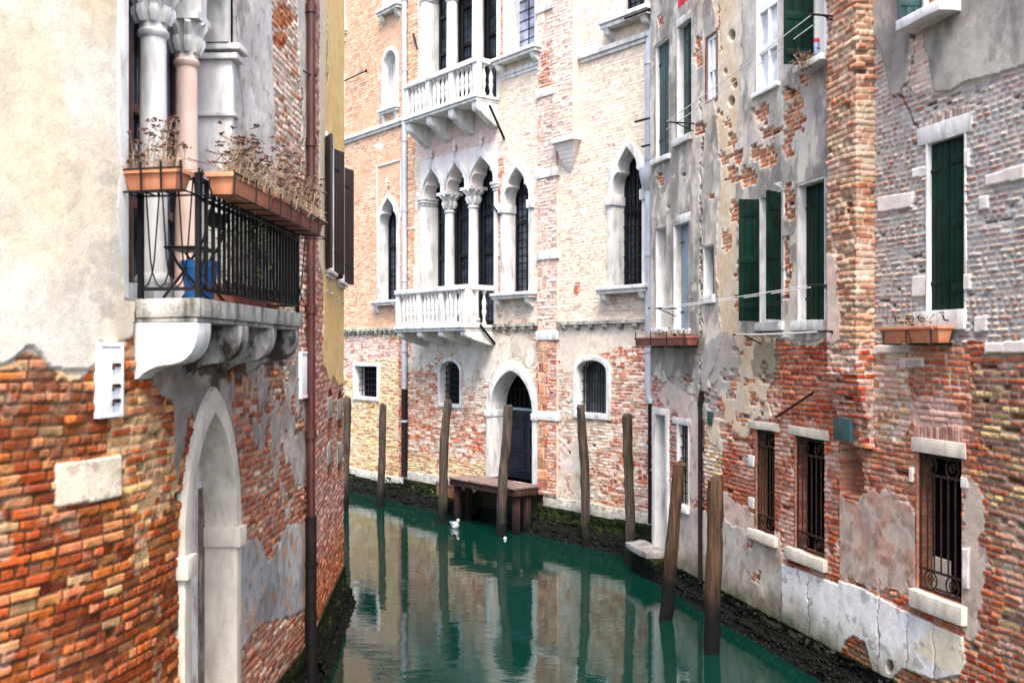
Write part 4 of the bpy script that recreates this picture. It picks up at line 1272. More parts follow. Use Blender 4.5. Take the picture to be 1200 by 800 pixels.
for i in range(7):
    t0, t1 = i / 7, (i + 1) / 7
    h0 = vc - .65 * (1 - t0) ** 1.0; h1 = vc - .65 * (1 - t1)
    a0, a1 = .05 + .95 * t0 ** .8, .05 + .95 * t1 ** .8; hw = (ub - ua) / 2
    b.hexa([(um - hw * a0, h0, -.02), (um + hw * a0, h0, -.02), (um + hw * a0, h0, .2 * a0), (um - hw * a0, h0, .2 * a0), (um - hw * a1, h1, -.02), (um + hw * a1, h1, -.02), (um + hw * a1, h1, .2 * a1), (um - hw * a1, h1, .2 * a1)])
b.box(ua - .05, ub + .05, vc - .001, vc + .1, -.02, .26)
b.build('corbel', mPanel, chm, bevel=.008)
random.seed(11)
mPlinth = M('plinth_stone', (.46, .43, .37), .85, .25, 6, .6, 40, .015, .8, (.05, .07, .02), stretch=(1, 1, 2))
def plinth(ua, ub, v0, v1, parent):
    b = MB(FA); u = ua
    while u < ub - .05:
        l = random.uniform(.5, 1.1); e = min(ub, u + l); d = random.uniform(-.01, .02)
        b.box(u + .006, e - .006, v0 + random.uniform(0, .06), v1 + d, -.1, .05 + d); u = e
    b.each('plinth_block', mPlinth, parent, bevel=.02, jit=.012)
dj0 = None
plinth(FA.px(395) - 3, U_SPLIT - .02, .42, .64, orange)
JA = FA.uw((524 - CX) / F * 23.9, 23.9)[0]; JB = FA.uw((604 - CX) / F * 22.1, 22.1)[0]
plinth(U_SPLIT + .02, JA - .1, .60, .86, pal); plinth(JB + .1, FA.px(765) + 1.4, .60, .86, pal)
SP.stain(sstep(JA - .3, JA, SP.U) * sstep(JB + .3, JB, SP.U) * sstep(1.02, .95, SP.V), (.010, .011, .009), .95)  # shade under the jetty painted onto the wall behind it

def downpipe(u, parts, w, r, name, mats, parent):
    o = None
    for (pts, rad, mt, nm) in parts:
        b = MB(FA).tube(pts, rad, 12)
        q = b.build(nm, mt, parent if o is None else o, smooth=40)
        o = o or q
    k = MB(FA)
    for v in np.arange(2.2, 14, 1.9): k.lathe(u, w, [(r, v - .03), (r + .014, v - .03), (r + .014, v + .03), (r, v + .03)], 12)
    k.build('pipe_clip', mZinc, o)
    return o
u = FA.px(474, None, .09); vj = FA.v(474, 456)
downpipe(u, [([(u, v, .09) for v in (vj, 8, 15.9)], .075, mZinc, 'drainpipe'), ([(u, .7, .09), (u, vj + .02, .09)], .085, mDarkPipe, 'lower_pipe')], .09, .075, 'drainpipe', None, orange)
u = FA.px(760.5, None, .1); vt = FA.v(760, 60); vj = FA.v(760, 466)
p2 = downpipe(u, [([(u + .16, vt + 5, .1), (u + .16, vt + .5, .1), (u + .13, vt + .36, .1), (u + .03, vt + .12, .1), (u, vt, .1), (u, vt - 3, .1), (u, vj + .1, .1), (u + .03, vj, .1), (u + .1, vj - .12, .1)], .085, mZinc, 'drainpipe'),
                  ([(u + .1, vj - .1, .1), (u + .1, .7, .1)], .095, mDarkPipe, 'lower_pipe')], .1, .085, 'drainpipe', None, pal)
b = MB(FA); vv = FA.v(760, 205); b.lathe(u, .1, [(.085, vv - .35), (.16, vv - .2), (.2, vv + .0), (.2, vv + .1), (.1, vv + .12)], 12); b.build('rain_hopper', mZinc, p2, smooth=40)
# iron flagpole holders and bars
fh = [(577, 157, 590, 127), (566, 402, 579, 382), (577, 240, 586, 252), (484, 40, 490, 58)]
b = MB(FA)
for (xa, ya, xb, yb) in fh[:2]:
    ua, va_ = FP(xa, ya, .55 if ya < 300 else .7); ub, vb_ = FP(xb, yb, .05)
    b.tube([(ub, va_ , .0), (ua, vb_ , .6)], .032, 7) if False else b.tube([(ub - .02, va_ - .02, .0), (ub - .02, vb_ + .02, .45)], .03, 7)
for (xa, ya, xb, yb) in fh[2:]:
    ua, va_ = FP(xa, ya, .03); ub, vb_ = FP(xb, yb, .06)
    b.tube([(ua, va_, .03), (ub, vb_, .08)], .025, 6)
b.each('flagpole_holder', mIron, pal)
for nm, (pxa, pya, pxb) in enumerate(((732, 22, 765), (744, 143, 786), (752, 172, 790))):
    ua, v = FP(pxa, pya, .3); ub = FA.px(min(pxb, 768), None, .3)
    b = MB(FA); b.tube([(ua, v, .3), (ub, v + .0, .3)], .022, 6); b.tube([(lerp(ua, ub, .8), v, .3), (lerp(ua, ub, .8), v, .0)], .018, 6); b.build('iron_bar', mIron, pal)
SO.build('wall', orange); SP.build('wall', pal)
shell(FA, SO.us[0], U_SPLIT - .004, .2, 16.2, 8, orange, .75)
shell(FA, U_SPLIT + .004, SP.us[-1], .2, 16.2, 8, pal, .75)
foundation(FA, SO.us[0], U_SPLIT, .44, .26, orange, 7)
foundation(FA, U_SPLIT, JA + .15, .62, .30, pal, 8); foundation(FA, JB - .1, SP.us[-1], .62, .30, pal, 8)
MB(FA).box(JA + .16, JB - .11, -.4, .32, -.2, .03).build('footing', M('under_jetty_shade', (.004, .005, .004), .9, .4, 8, .6, 30, .02, spec=.1), pal)  # wall base below the deck, coloured black to stand for the shade there

# ================================================================== right bank: grey plastered house, then the bare brick house with the chimney breast
grey = thing('plaster_house', 'grey peeling plaster house with green shutters and patches of bare brick, right of the canal', 'house', RW.P(4, 0, 0))
brk = thing('brick_house', 'rough brick house with closed dark green shutters and projecting chimney breast at the right edge', 'house', RW.P(9, 0, 0))
U_R0 = RW.px(764); U_RS = RW.px(985); U_R1 = RW.L
SG = Surf(RW, U_R0, U_RS, .15, 10.9, 11.6, .0145, 5)
A = SG.all()
P_RED = [((p[0] * 1.02, p[1] * .78, p[2] * .66), w) for p, w in P_RED]; P_DUST = [(tuple(c * .85 for c in p), w) for p, w in P_DUST]; P_PINK = [(tuple(c * .85 for c in p), w) for p, w in P_PINK]
SG.brick(A, P_RED, (.29, .21, .16), bw=.24, bh=.066, warp=.03, smear=.25, miss=.03, tone=.6, depth=.014)
# dusty pink brick low on the left
m = SG.poly([(764, 420), (826, 430), (826, 620), (764, 660)], .2, .8, 4)
SG.brick(m, P_PINK + P_RED[:1], (.46, .38, .34), bw=.24, bh=.066, warp=.03, smear=.3)
m = SG.poly([(826, 480), (846, 490), (846, 560), (826, 580)], .1, .6)
SG.brick(m, P_PALE + P_YEL[:1], (.5, .44, .38), bw=.24, bh=.066, smear=.2)
# grey render
mg = SG.poly([(700, -700), (960, -700), (975, 0), (975, 250), (968, 395), (920, 400), (908, 392), (902, 420), (890, 470), (876, 440), (862, 405), (846, 440), (832, 470), (828, 500), (818, 480), (806, 460), (792, 452), (764, 440), (740, 440)], .06, .6, 4)
SG.stain(SG.patch(.58, 2.2, .05) * (SG.V < 4.3), (.50, .32, .27), .2)
SG.rim(mg, (.58, .50, .39), .08)
SG.coat(mg, (.47, .43, .375), .03, .12, 1.6, (.56, .52, .46), und=.016)
# cream undercoat running down through it
mc = SG.poly([(838, -200), (868, -200), (872, 40), (866, 140), (862, 230), (872, 330), (868, 390), (905, 396), (912, 425), (900, 460), (906, 496), (886, 490), (874, 520), (856, 500), (846, 530), (830, 515), (832, 440), (846, 400), (840, 300), (846, 200), (838, 100)], .08, .9, 4)
SG.coat(mc, (.60, .47, .32), .014, .12, 2, (.60, .53, .43))
mg = mg * (1 - mc)
m = SG.poly([(784, 440), (800, 446), (818, 470), (826, 560), (812, 600), (806, 500), (786, 480), (770, 470)], .1, .9, 4)
SG.coat(m, (.48, .42, .36), .012, .14, 3, (.52, .42, .38))
SG.stain(mg * SG.patch(.52, 1.6, .08, .7), (.20, .19, .175), .8)
SG.stain(mg * SG.patch(.58, 2.2, .06), (.58, .54, .48), .7)
SG.stain(mg * SG.patch(.60, 5, .04, 2.5), (.20, .19, .18), .6)
SG.stain(mg * SG.patch(.64, 7, .03), (.62, .55, .44), .7)
SG.stain(mg * SG.patch(.54, 3.2, .05, 1.4), (.17, .16, .15), .5)
SG.stain(mg * SG.poly([(872, -200), (930, -200), (930, 90), (885, 110), (872, 60)], .2, .8, 3), (.55, .52, .48), .5)
# bare brick where the coat has fallen
def holes(S, lst, smear=.12, pal_=P_RED, rag=.9, sc=6):
    sd = S.sd() + 7000
    kw = dict(bw=.24, bh=.066, warp=.02)
    mm = S.chips(lst, sd, **kw)
    S.brick(mm, [((.42, .13, .05), 3), ((.48, .19, .085), 2), ((.34, .085, .04), 1)], (.50, .42, .34), smear=smear, depth=.004, sd=sd, miss=.08, tone=.6, **kw)
    edge = blur(mm, .03 / S.d) - mm
    S.stain(np.clip(edge * 2, 0, 1), (.60, .54, .46), .5)
holes(SG, [(842, 480, 10, 14), (852, 505, 9, 12), (885, 470, 8, 10), (893, 480, 6, 10), (872, 490, 9, 9), (836, 455, 6, 8), (850, 440, 5, 9), (910, 470, 8, 20), (820, 62, 4, 26), (858, 165, 6, 9), (866, 185, 7, 12), (850, 185, 6, 9), (861, 205, 10, 12), (880, 207, 12, 14), (886, 180, 5, 10), (902, 184, 12, 14), (895, 132, 10, 14),
           (903, 155, 9, 8), (925, 160, 7, 30), (924, 110, 6, 10), (845, 83, 3, 5), (855, 145, 7, 6), (864, 250, 8, 16), (853, 283, 7, 14), (868, 320, 5, 14), (866, 355, 6, 14), (925, 235, 8, 30), (922, 310, 7, 40),
           (878, 400, 8, 7), (866, 412, 5, 9), (862, 440, 7, 12), (880, 447, 6, 5), (897, 430, 6, 8), (858, 460, 8, 8), (897, 445, 8, 6), (836, 470, 10, 12), (776, 25, 5, 8), (800, 203, 4, 4), (834, 230, 4, 4), (822, 150, 8, 10), (806, 445, 8, 6), (842, 132, 4, 4), (775, 212, 4, 12), (786, 245, 3, 5), (935, 130, 10, 30), (944, 90, 6, 12)])
for (x, y, r) in ((858, 42, 4), (861, 98, 4), (858, 119, 4), (851, 84, 2), (927, 110, 4)):      # putlog holes
    q = np.hypot(SG.PX - x, (SG.PY - y) / 1.5) / r + .5 * (SG.n(9) - .5)
    mm = sstep(1.1, .7, q); SG.h = SG.h - .12 * mm; SG.col = lerp(SG.col, SG.col * 0 + np.array((.08, .05, .03)), (mm * .8)[..., None])
m = SG.poly([(880, 395), (912, 392), (912, 440), (904, 458), (890, 448), (882, 420)], .15, 1.1, 4)
SG.stain(m, (.13, .14, .11), .7)
m = SG.poly([(818, 400), (862, 396), (868, 420), (860, 452), (842, 470), (834, 500), (822, 500)], .15, 1., 3)
SG.stain(m, (.30, .295, .29), .75)
# cement skirting
m = SG.poly([(822, 598), (846, 604), (880, 622), (918, 644), (918, 760), (880, 726), (846, 700), (822, 690)], .05, .4, 5)
SG.coat(m, (.34, .30, .26), .02, .14, 2.4, (.43, .40, .36))
m = SG.poly([(780, 590), (824, 600), (824, 700), (775, 680)], .08, .5)
SG.coat(m, (.40, .36, .32), .016, .15, 2, (.46, .40, .36))
m = SG.poly([(845, 575), (885, 600), (918, 630), (918, 648), (880, 626), (846, 606)], .06, .9)
SG.coat(m, (.52, .40, .35), .014, .14, 3)
m = SG.poly([(918, 660), (1010, 694), (1010, 810), (980, 784), (950, 760), (918, 738)], .012, .08)
SG.coat(m, (.61, .63, .65), .03, .05, 1.4, (.66, .68, .69), und=.004)
SG.crack([(949, 672), (950, 770)], .8, .015, (.2, .2, .18))
SG.stain(m * sstep(.95, .45, SG.V + .5 * SG.n(2.5)), (.10, .12, .06), .85)
holes(SG, [(888, 676, 5, 7), (880, 640, 5, 5)], 0)
m = SG.spots([(889, 677, 3, 4)], .3); SG.h -= .06 * m; SG.stain(m, (.05, .04, .03), .9)
SG.crack([(823, 118), (824, 180), (822, 230), (824, 300), (822, 420), (824, 600)], .9, .035, (.12, .09, .07))
SG.crack([(844, 0), (843, 20), (846, 60)], .8, .02, (.2, .16, .13))
SG.stain(mg * SG.poly([(764, 440), (764, 395), (830, 392), (826, 420), (806, 455), (796, 430), (786, 450), (776, 425)], .08, .8), (.14, .13, .11), .55)
SG.stain(SG.patch(.64, 6, .03) * (1 - mg) * (SG.V < 3.4), (.20, .13, .10), .5)
SG.stain(SG.patch(.60, 3, .05) * (1 - mg) * (SG.V < 3.4), (.56, .48, .42), .4)
SG.stain(SG.spots([(905, 70, 14, 40)], .6), (.6, .57, .53), .4)
low = sstep(.95, .25, SG.V + .45 * (SG.n(3) - .5)); SG.tint(low, (.30, .31, .22))

SB = Surf(RW, U_RS, U_R1, .15, 8.6, 9.8, .0125, 6)
A = SB.all()
SB.brick(A, P_RED + P_DUST[:2], (.28, .20, .155), bw=.25, bh=.066, warp=.04, smear=.25, miss=.03, tone=.6, depth=.015)
P_GB = [((.42, .30, .21), 3), ((.50, .39, .28), 2.2), ((.34, .17, .11), 1.6), ((.40, .13, .06), 1.1), ((.30, .27, .25), 1.2)]
m = SB.poly([(1020, -200), (1500, -200), (1500, 330), (1300, 390), (1200, 408), (1130, 398), (1125, 420), (1065, 420), (1060, 396), (1020, 405)], .06, .5, 4)
SB.brick(m, P_GB, (.36, .345, .33), bw=.20, bh=.060, warp=.05, mw=.026, smear=.6, miss=.05, tone=.8, depth=.014, jit=.010)
m = SB.poly([(1150, 410), (1500, 380), (1500, 900), (1190, 900), (1160, 600), (1140, 480)], .2, .8, 3)
SB.brick(m, [((.28, .075, .03), 3), ((.36, .15, .07), 2), ((.42, .29, .13), 1.5), ((.17, .07, .05), 1.5)], (.24, .18, .14), bw=.25, bh=.07, warp=.06, mw=.018, smear=.3, miss=.06, tone=.8, depth=.012, jit=.007)
m = SB.poly([(1072, 405), (1138, 405), (1140, 520), (1070, 515)], .06, .4)
SB.brick(m, [((.38, .10, .05), 3), ((.42, .16, .08), 2)], (.42, .36, .31), bw=.26, bh=.068, smear=.05, tone=.5)
m = SB.poly([(1020, 405), (1070, 408), (1068, 500), (1050, 520), (1020, 510)], .1, .6)
SB.brick(m, [((.45, .25, .13), 2), ((.40, .15, .08), 2), ((.52, .42, .32), 1.5), ((.5, .32, .29), 1.5)], (.46, .40, .35), bw=.22, bh=.068, smear=.3, tone=.6)
m = SB.poly([(960, 560), (1000, 585), (1045, 575), (1075, 600), (1074, 700), (1010, 690), (960, 665)], .12, .9, 3.5)
SB.coat(m, (.47, .36, .31), .012, .18, 3.5, (.40, .33, .29))
SB.stain(m * SB.patch(.55, 6, .04), (.36, .13, .08), .5)
SB.stain(SB.poly([(1010, 580), (1020, 580), (1026, 690), (1010, 690)], .1, .8) , (.24, .2, .18), .5)
m = SB.poly([(1128, 560), (1152, 570), (1150, 760), (1132, 740), (1126, 640)], .12, .9)
SB.coat(m, (.43, .36, .31), .012, .18, 3, (.38, .31, .26))
m = SB.poly([(1074, 470), (1130, 470), (1134, 518), (1070, 512)], .1, .9, 4); SB.stain(m, (.52, .36, .33), .7)
# soldier arches above the windows
def soldier(S, pts, colr, n, mort=(.38, .35, .33)):
    m = S.poly(pts, .01, .08)
    x0 = min(p[0] for p in pts); x1 = max(p[0] for p in pts)
    q = (S.PX - x0) / (x1 - x0) * n; f = q - np.floor(q); b_ = sstep(.06, .18, np.minimum(f, 1 - f))
    k = h2(np.floor(q), np.floor(q) * 0, 5)
    cc = lerp(np.array(mort)[None, None] + 0 * b_[..., None], np.array(colr) * (.6 + .8 * k)[..., None] * (.8 + .4 * S.n(12))[..., None], b_[..., None])
    S.col = lerp(S.col, cc, m[..., None]); S.h = lerp(S.h, .012 * b_ + .01 * k, m)
soldier(SB, [(1080, 152), (1095, 138), (1115, 128), (1138, 124), (1140, 138), (1118, 144), (1098, 152), (1086, 160)], (.34, .25, .21), 13)
soldier(SB, [(1072, 498), (1128, 503), (1130, 520), (1072, 512)], (.38, .16, .12), 16)
# grey render at the top
m = SB.poly([(1020, -400), (1600, -400), (1600, -20), (1202, 78), (1170, 88), (1142, 94), (1128, 98), (1118, 106), (1098, 108), (1092, 92), (1086, 60), (1082, 36), (1070, 42), (1068, 75), (1060, 110), (1046, 112), (1040, 80), (1034, 56), (1024, 40)], .03, .4, 5)
SB.rim(m, (.52, .46, .38), .06)
SB.coat(m, (.27, .25, .225), .034, .12, 1.6, (.38, .355, .32), und=.012)
SB.stain(m * SB.patch(.54, 1.2, .06, .5), (.17, .165, .15), .75)
SB.stain(m * SB.patch(.60, 4, .05, 2), (.15, .145, .13), .5)
m = SB.poly([(1068, 45), (1082, 38), (1090, 70), (1096, 106), (1072, 108), (1062, 100)], .04, .6); SB.brick(m, P_PALE, (.56, .48, .42), bw=.2, bh=.06, smear=.5)
SB.crack([(1070, 30), (1072, 62), (1064, 95), (1056, 112)], .9, .02, (.12, .08, .06))
SB.crack([(1056, 112), (1064, 130), (1077, 158)], 1.2, .03, (.09, .04, .035))
# stones let into the brick
for pts in ([(1157, 206), (1202, 192), (1202, 210), (1157, 218)], [(1030, 231), (1072, 225), (1071, 243), (1030, 249)], [(1148, 231), (1160, 228), (1160, 245), (1148, 247)],
            [(1070, 198), (1092, 194), (1092, 206), (1070, 209)], [(1070, 324), (1091, 322), (1091, 346), (1070, 348)], [(1130, 322), (1139, 321), (1139, 340), (1130, 341)],
            [(1143, 372), (1159, 369), (1159, 388), (1143, 390)], [(1156, 402), (1240, 396), (1240, 412), (1156, 414)], [(1025, 405), (1066, 402), (1066, 413), (1025, 415)], [(1056, 420), (1084, 418), (1084, 430), (1056, 432)],
            [(1131, 175), (1137, 174), (1137, 196), (1131, 196)], [(1126, 558), (1136, 560), (1136, 573), (1126, 571)], [(1067, 548), (1072, 548), (1072, 566), (1067, 564)], [(1130, 642), (1137, 642), (1137, 690), (1130, 690)]):
    SB.coat(SB.poly(pts, .012, .2, 9), (.64, .60, .56), .026, .09, 4, (.56, .51, .46))
# white skirting slabs
m = SB.poly([(940, 664), (1010, 688), (1075, 722), (1130, 746), (1134, 775), (1126, 790), (1098, 796), (1060, 782), (1044, 798), (1030, 800), (1026, 790), (1016, 752), (1002, 744), (992, 750), (984, 772), (978, 790), (940, 760)], .012, .1, 8)
SB.coat(m, (.61, .63, .65), .03, .05, 1.4, (.66, .67, .68), und=.004)
for x in (981, 1031, 1064, 1096): SB.crack([(x, 680), (x + 1, 730), (x, 800)], .7, .012, (.22, .22, .2))
SB.stain(m * SB.patch(.58, 3, .04, 1.2), (.42, .42, .42), .35)
SB.stain(m * SB.poly([(1090, 735), (1140, 745), (1140, 800), (1080, 800)], .2, .8, 3), (.56, .48, .30), .6)
mm = SB.spots([(1045, 780, 5, 9)], .3); SB.h -= .06 * mm; SB.stain(mm, (.12, .06, .04), .9)
# hollow under the chimney breast
mm = SB.poly([(986, 528), (1002, 524), (1012, 545), (1014, 576), (1006, 582), (986, 578)], .02, .3, 8); SB.h -= .16 * mm; SB.stain(mm, (.20, .12, .08), .6)
SB.stain(SB.patch(.63, 6, .03) * (SB.V < 4), (.14, .09, .07), .45)
SB.stain(SB.patch(.62, 2.5, .05) * (SB.V < 4), (.52, .41, .34), .25)
SB.tint(sstep(.9, .2, SB.V + .45 * (SB.n(3) - .5)), (.32, .33, .24))

# ---- windows, grey house
RP = RW.px
def slab(parent, path, pa, pb, ya, yb, w0, w1, mat, name, bev=.012, wear=0):
    pc = (pa + pb) / 2; b = MB(path).box(path.px(pa), path.px(pb), path.v(pc, yb), path.v(pc, ya), w0, w1)
    return b.build(name, mat, parent, bevel=bev, wear=wear)
def rwin(S, parent, pl, pr, yb, yt, dep=.16, fr=.09, pane=mDark, mat=mStone, lint=None, sil=None, rmat=None, **kw):
    wd, q = window(RW, S, parent, 'rect', pl, pr, yb, yt, fr=fr, w1=.018 if rmat is None else .006, dep=dep, mat=rmat or mat, pane=pane, bottom=True, **kw)
    uc, hw, v0, vs, va, inner = q
    if lint: MB(RW).box(uc - hw - lint[0], uc + hw + lint[1], va + .004, va + lint[2], -.05, .024).build('lintel', mat, wd, bevel=.008, wear=.018)
    if sil: MB(RW).box(uc - hw - sil[0], uc + hw + sil[1], v0 - sil[2], v0 - .004, -.06, sil[3]).build('sill', mat, wd, bevel=.01, wear=.02)
    return wd, q
def closed(wd, q, mat, w=-.06, half=0):
    uc, hw, v0, vs, va, inner = q
    if half in (0, -1): shutter(RW, wd, uc - hw + .004, w, 0, hw - .008 if half == 0 else hw, v0 + .01, va - .01, mat)
    if half in (0, 1): shutter(RW, wd, uc + hw - .004, w + .03, R(180), hw - .008 if half == 0 else hw, v0 + .01, va - .01, mat)
wd, q = rwin(SG, grey, 770, 785, 184, 50, .14, .07, mGlass, sil=(.12, .12, .1, .1)); closed(wd, q, mGreenB, -.08)
wd, q = rwin(SG, grey, 795, 811, 160, 27, .14, .07, mGlass, lint=(.15, .1, .14), sil=(.1, .1, .12, .1)); closed(wd, q, mGreen, -.09, 1); shutter(RW, wd, q[0] + .0, -.09, R(180), q[1] * .9, q[2] + .01, q[4] - .01, mGreenB)
wd, q = rwin(SG, grey, 829, 840, 117, 42, .1, .07, mGlassW, mat=mWoodF, sash=(.5,), pm=mWhiteP, lab='small red brown framed window')
wd, q = rwin(SG, grey, 888, 913, 103, -45, .09, .05, mGlassW, mat=mWhiteP, sash=(.33, .66), pm=mWhiteP, sil=(.08, .08, .07, .08))
wd, q = rwin(SG, grey, 957, 978, 72, -45, .2, .06, mGlassW, sash=(.5,), pm=mWhiteP, sil=(.14, .14, .09, .28))
shutter(RW, wd, q[0] - q[1] - .02, .03, R(97), .40, q[2] + .02, q[4], mGreen)
for p_, c_ in ((771, 'l'),):
    wd, q = rwin(SG, grey, 770, 782, 384, 268, .2, .06, mWhiteP, lint=(.12, .1, .13), sil=(.1, .1, .09, .09))
wd, q = rwin(SG, grey, 791, 808, 385, 262, .2, .07, mDark, lint=(.14, .1, .16), sil=(.1, .1, .09, .09)); closed(wd, q, mGreyB, -.15)
wd, q = rwin(SG, grey, 826, 838, 346, 289, .18, .05, mDark, sil=(.08, .06, .13, .07)); 
wd, q = rwin(SG, grey, 892, 917, 377, 229, .2, .07, mGlassW, lint=(.16, .1, .15), sil=(.1, .1, .13, .08), sash=(.5,), pm=mWhiteP)
shutter(RW, wd, q[0] - q[1] - .0, .03, R(98), .30, q[2] + .02, q[4] - .01, mGreen); shutter(RW, wd, q[0] + q[1] + .02, .03, R(60), .34, q[2] + .02, q[4] - .01, mGreen)
wd, q = rwin(SG, grey, 937, 967, 375, 214, .19, .08, mDark, lint=(.16, .05, .14), sil=(.1, .08, .14, .09)); closed(wd, q, mGreen, -.13)
wd, q = rwin(SG, grey, 886, 908, 624, 504, .2, .03, mDark, rmat=mBrickR, mat=mStoneC, lint=(.2, .16, .12), sil=(.16, .12, .14, .08), grille=grille_scroll)
for t in (.62, .2): MB(RW).box(q[0] - q[1] - .2, q[0] - q[1] - .035, lerp(q[2], q[4], t), lerp(q[2], q[4], t) + .16, -.05, .03).build('quoin', mStone, wd, bevel=.01)
wd, q = rwin(SG, grey, 932, 966.5, 648, 513, .2, .03, mDark, rmat=mBrickR, mat=mStoneC, lint=(.16, .12, .13), sil=(.16, .1, .16, .08), grille=grille_scroll)
wd, q = rwin(SG, grey, 795, 807, 591, 498, .2, .05, mGlass, lint=(.2, .12, .12), sil=(.12, .08, .12, .07), grille=grille_grid(4, 7, -.05))
wd, q = window(RW, SG, grey, 'rect', 770, 782, 652, 486, fr=.12, w1=.05, dep=.22, mat=mStone, pane=None, bottom=False, name='door_frame')
MB(RW).box(q[0] - q[1], q[0] + q[1], .2, q[4], -.24, -.2).build('door', mDoorW, wd)
b = MB(RW); b.tube([(RP(824), v, .05) for v in (.3, 1.6, 3.2)], .04, 8); b.tube([(RP(824), 3.2, .05), (RP(826), 3.45, .05)], .05, 8); b.build('drainpipe', mDarkPipe, grey, smooth=40)
b = MB(RW); b.box(RP(832), RP(836), RW.v(834, 497), RW.v(834, 482), -.01, .05); b.build('junction_box', mGreenB, grey, bevel=.005)
# ---- windows, brick house
wd, q = rwin(SB, brk, 1088, 1131, 363, 163, .15, .03, mDark, lint=(.16, .12, .2), sil=(.2, .04, .21, .05)); closed(wd, q, mGreen, -.07)
wd, q = rwin(SB, brk, 1085, 1118, 14, -150, .2, .06, mDark, sil=(.14, .14, .12, .28)); shutter(RW, wd, q[0] - q[1] - .02, .03, R(105), .26, q[2] + .02, q[4], mGreenB)
wd, q = rwin(SB, brk, 1075, 1127, 698, 533, .22, .03, mDark, rmat=mBrickR, mat=mStoneC, lint=(.08, .08, .16), sil=(.03, .1, .2, .09), grille=grille_scroll)
b = MB(RW); b.box(q[0] - .3, q[0] - .05, q[2] + .02, q[2] + .35, -.2, -.15); b.build('stored_board', mPlas, wd)
# chimney breast
CW = .24
ca, cb_ = RW.px(970, None, CW), RW.px(1004, None, CW)
vt = RW.v(1000, 440, CW); vbt = RW.v(1000, 515, CW)
class Breast(Surf):
    pass
def wrap_path(ua, ub, w):
    pts = [RW.P(ua, 0, 0)[:2], RW.P(ua, 0, w)[:2], RW.P(ub, 0, w)[:2], RW.P(ub, 0, 0)[:2]]
    out = []
    for (a, b_) in zip(pts[:-1], pts[1:]):
        out += [(a[0] + (b_[0] - a[0]) * t, a[1] + (b_[1] - a[1]) * t) for t in (0, .03, .97)]
    return Path(out + [pts[-1]])
BP = wrap_path(ca, cb_, CW)
SC = Surf(BP, 0, BP.L, vbt - .1, 8.6, 10.3, .0135, 7)
P_CH = [((.36, .17, .10), 3), ((.42, .25, .15), 2.2), ((.30, .12, .07), 2.4), ((.46, .34, .23), 1.2), ((.36, .11, .05), 1.1)]
SC.brick(SC.all(), P_CH, (.44, .34, .25), bw=.23, bh=.074, warp=.04, mw=.014, smear=.3, miss=.04, tone=.6, depth=.02, jit=.014)
SC.coat(SC.poly([(962, 300), (978, 300), (990, 380), (984, 460), (968, 470), (960, 400)], .1, .8), (.54, .38, .33), .02, .1, 3, (.56, .46, .38))
m = SC.poly([(960, 405), (1040, 405), (1040, 600), (960, 600)], .1, .8)
SC.brick(m, P_RED + P_PINK[:2], (.44, .37, .32), bw=.24, bh=.07, warp=.03, smear=.15, miss=.03, tone=.7, depth=.016, jit=.01)
SC.stain(SC.patch(.62, 3, .05), (.54, .45, .36), .5)
SC.stain(SC.spots([(1012, 355, 12, 14)], .9), (.12, .10, .09), .6)
tz = np.clip((SC.V - vbt) / (vt - vbt), 0, 1); steps = np.floor(tz * 9) / 9
# corbelled foot: each course steps back towards the wall
ph = BP
o = None
nv, nu = SC.U.shape
cen = np.array(RW.P((ca + cb_) / 2, 0, 0)[:2]); nrm = np.array(RW.P((ca + cb_) / 2, 0, 1)[:2]) - cen
dd = (SC.x - cen[0]) * nrm[0] + (SC.y - cen[1]) * nrm[1]
kk = .25 + .75 * steps
SC.h = SC.h  # relief kept; the step is applied along the wall normal after building
chb = SC.build('chimney_breast', brk)
me = chb.data; co = np.empty(len(me.vertices) * 3, np.float32); me.vertices.foreach_get('co', co); co = co.reshape(nv, nu, 3)
shift = (kk - 1) * dd[None, :]
co[..., 0] += shift * nrm[0]; co[..., 1] += shift * nrm[1]
me.vertices.foreach_set('co', co.ravel()); me.update()
b = MB(RW); v0, v1 = RW.v(990, 514), RW.v(990, 488); ga, gb = RW.px(979, None, .16), RW.px(1000, None, .16); b.panel(ga, .14, .05, 0, gb - ga, .05, v0, v1)
b.build('green_box', mGreenB, brk, bevel=.006)
SG.build('wall', grey); SB.build('wall', brk)
shell(RW, U_R0, U_RS - .004, .1, 11.6, 5, grey)
shell(RW, U_RS + .004, U_R1, .1, 9.8, 5, brk)
foundation(RW, U_R0 - .1, U_RS, .34, .22, grey, 12, k=.62)
foundation(RW, U_RS, U_R1, .34, .22, brk, 13, k=.62)
b = MB(RW); ua, v = RP(912), RW.v(912, 489); ub, v2 = RP(962), RW.v(962, 459); b.tube([(ua, v, .04), (ub, v2, .10)], .016, 6); b.build('stay_bar', mRust, grey)

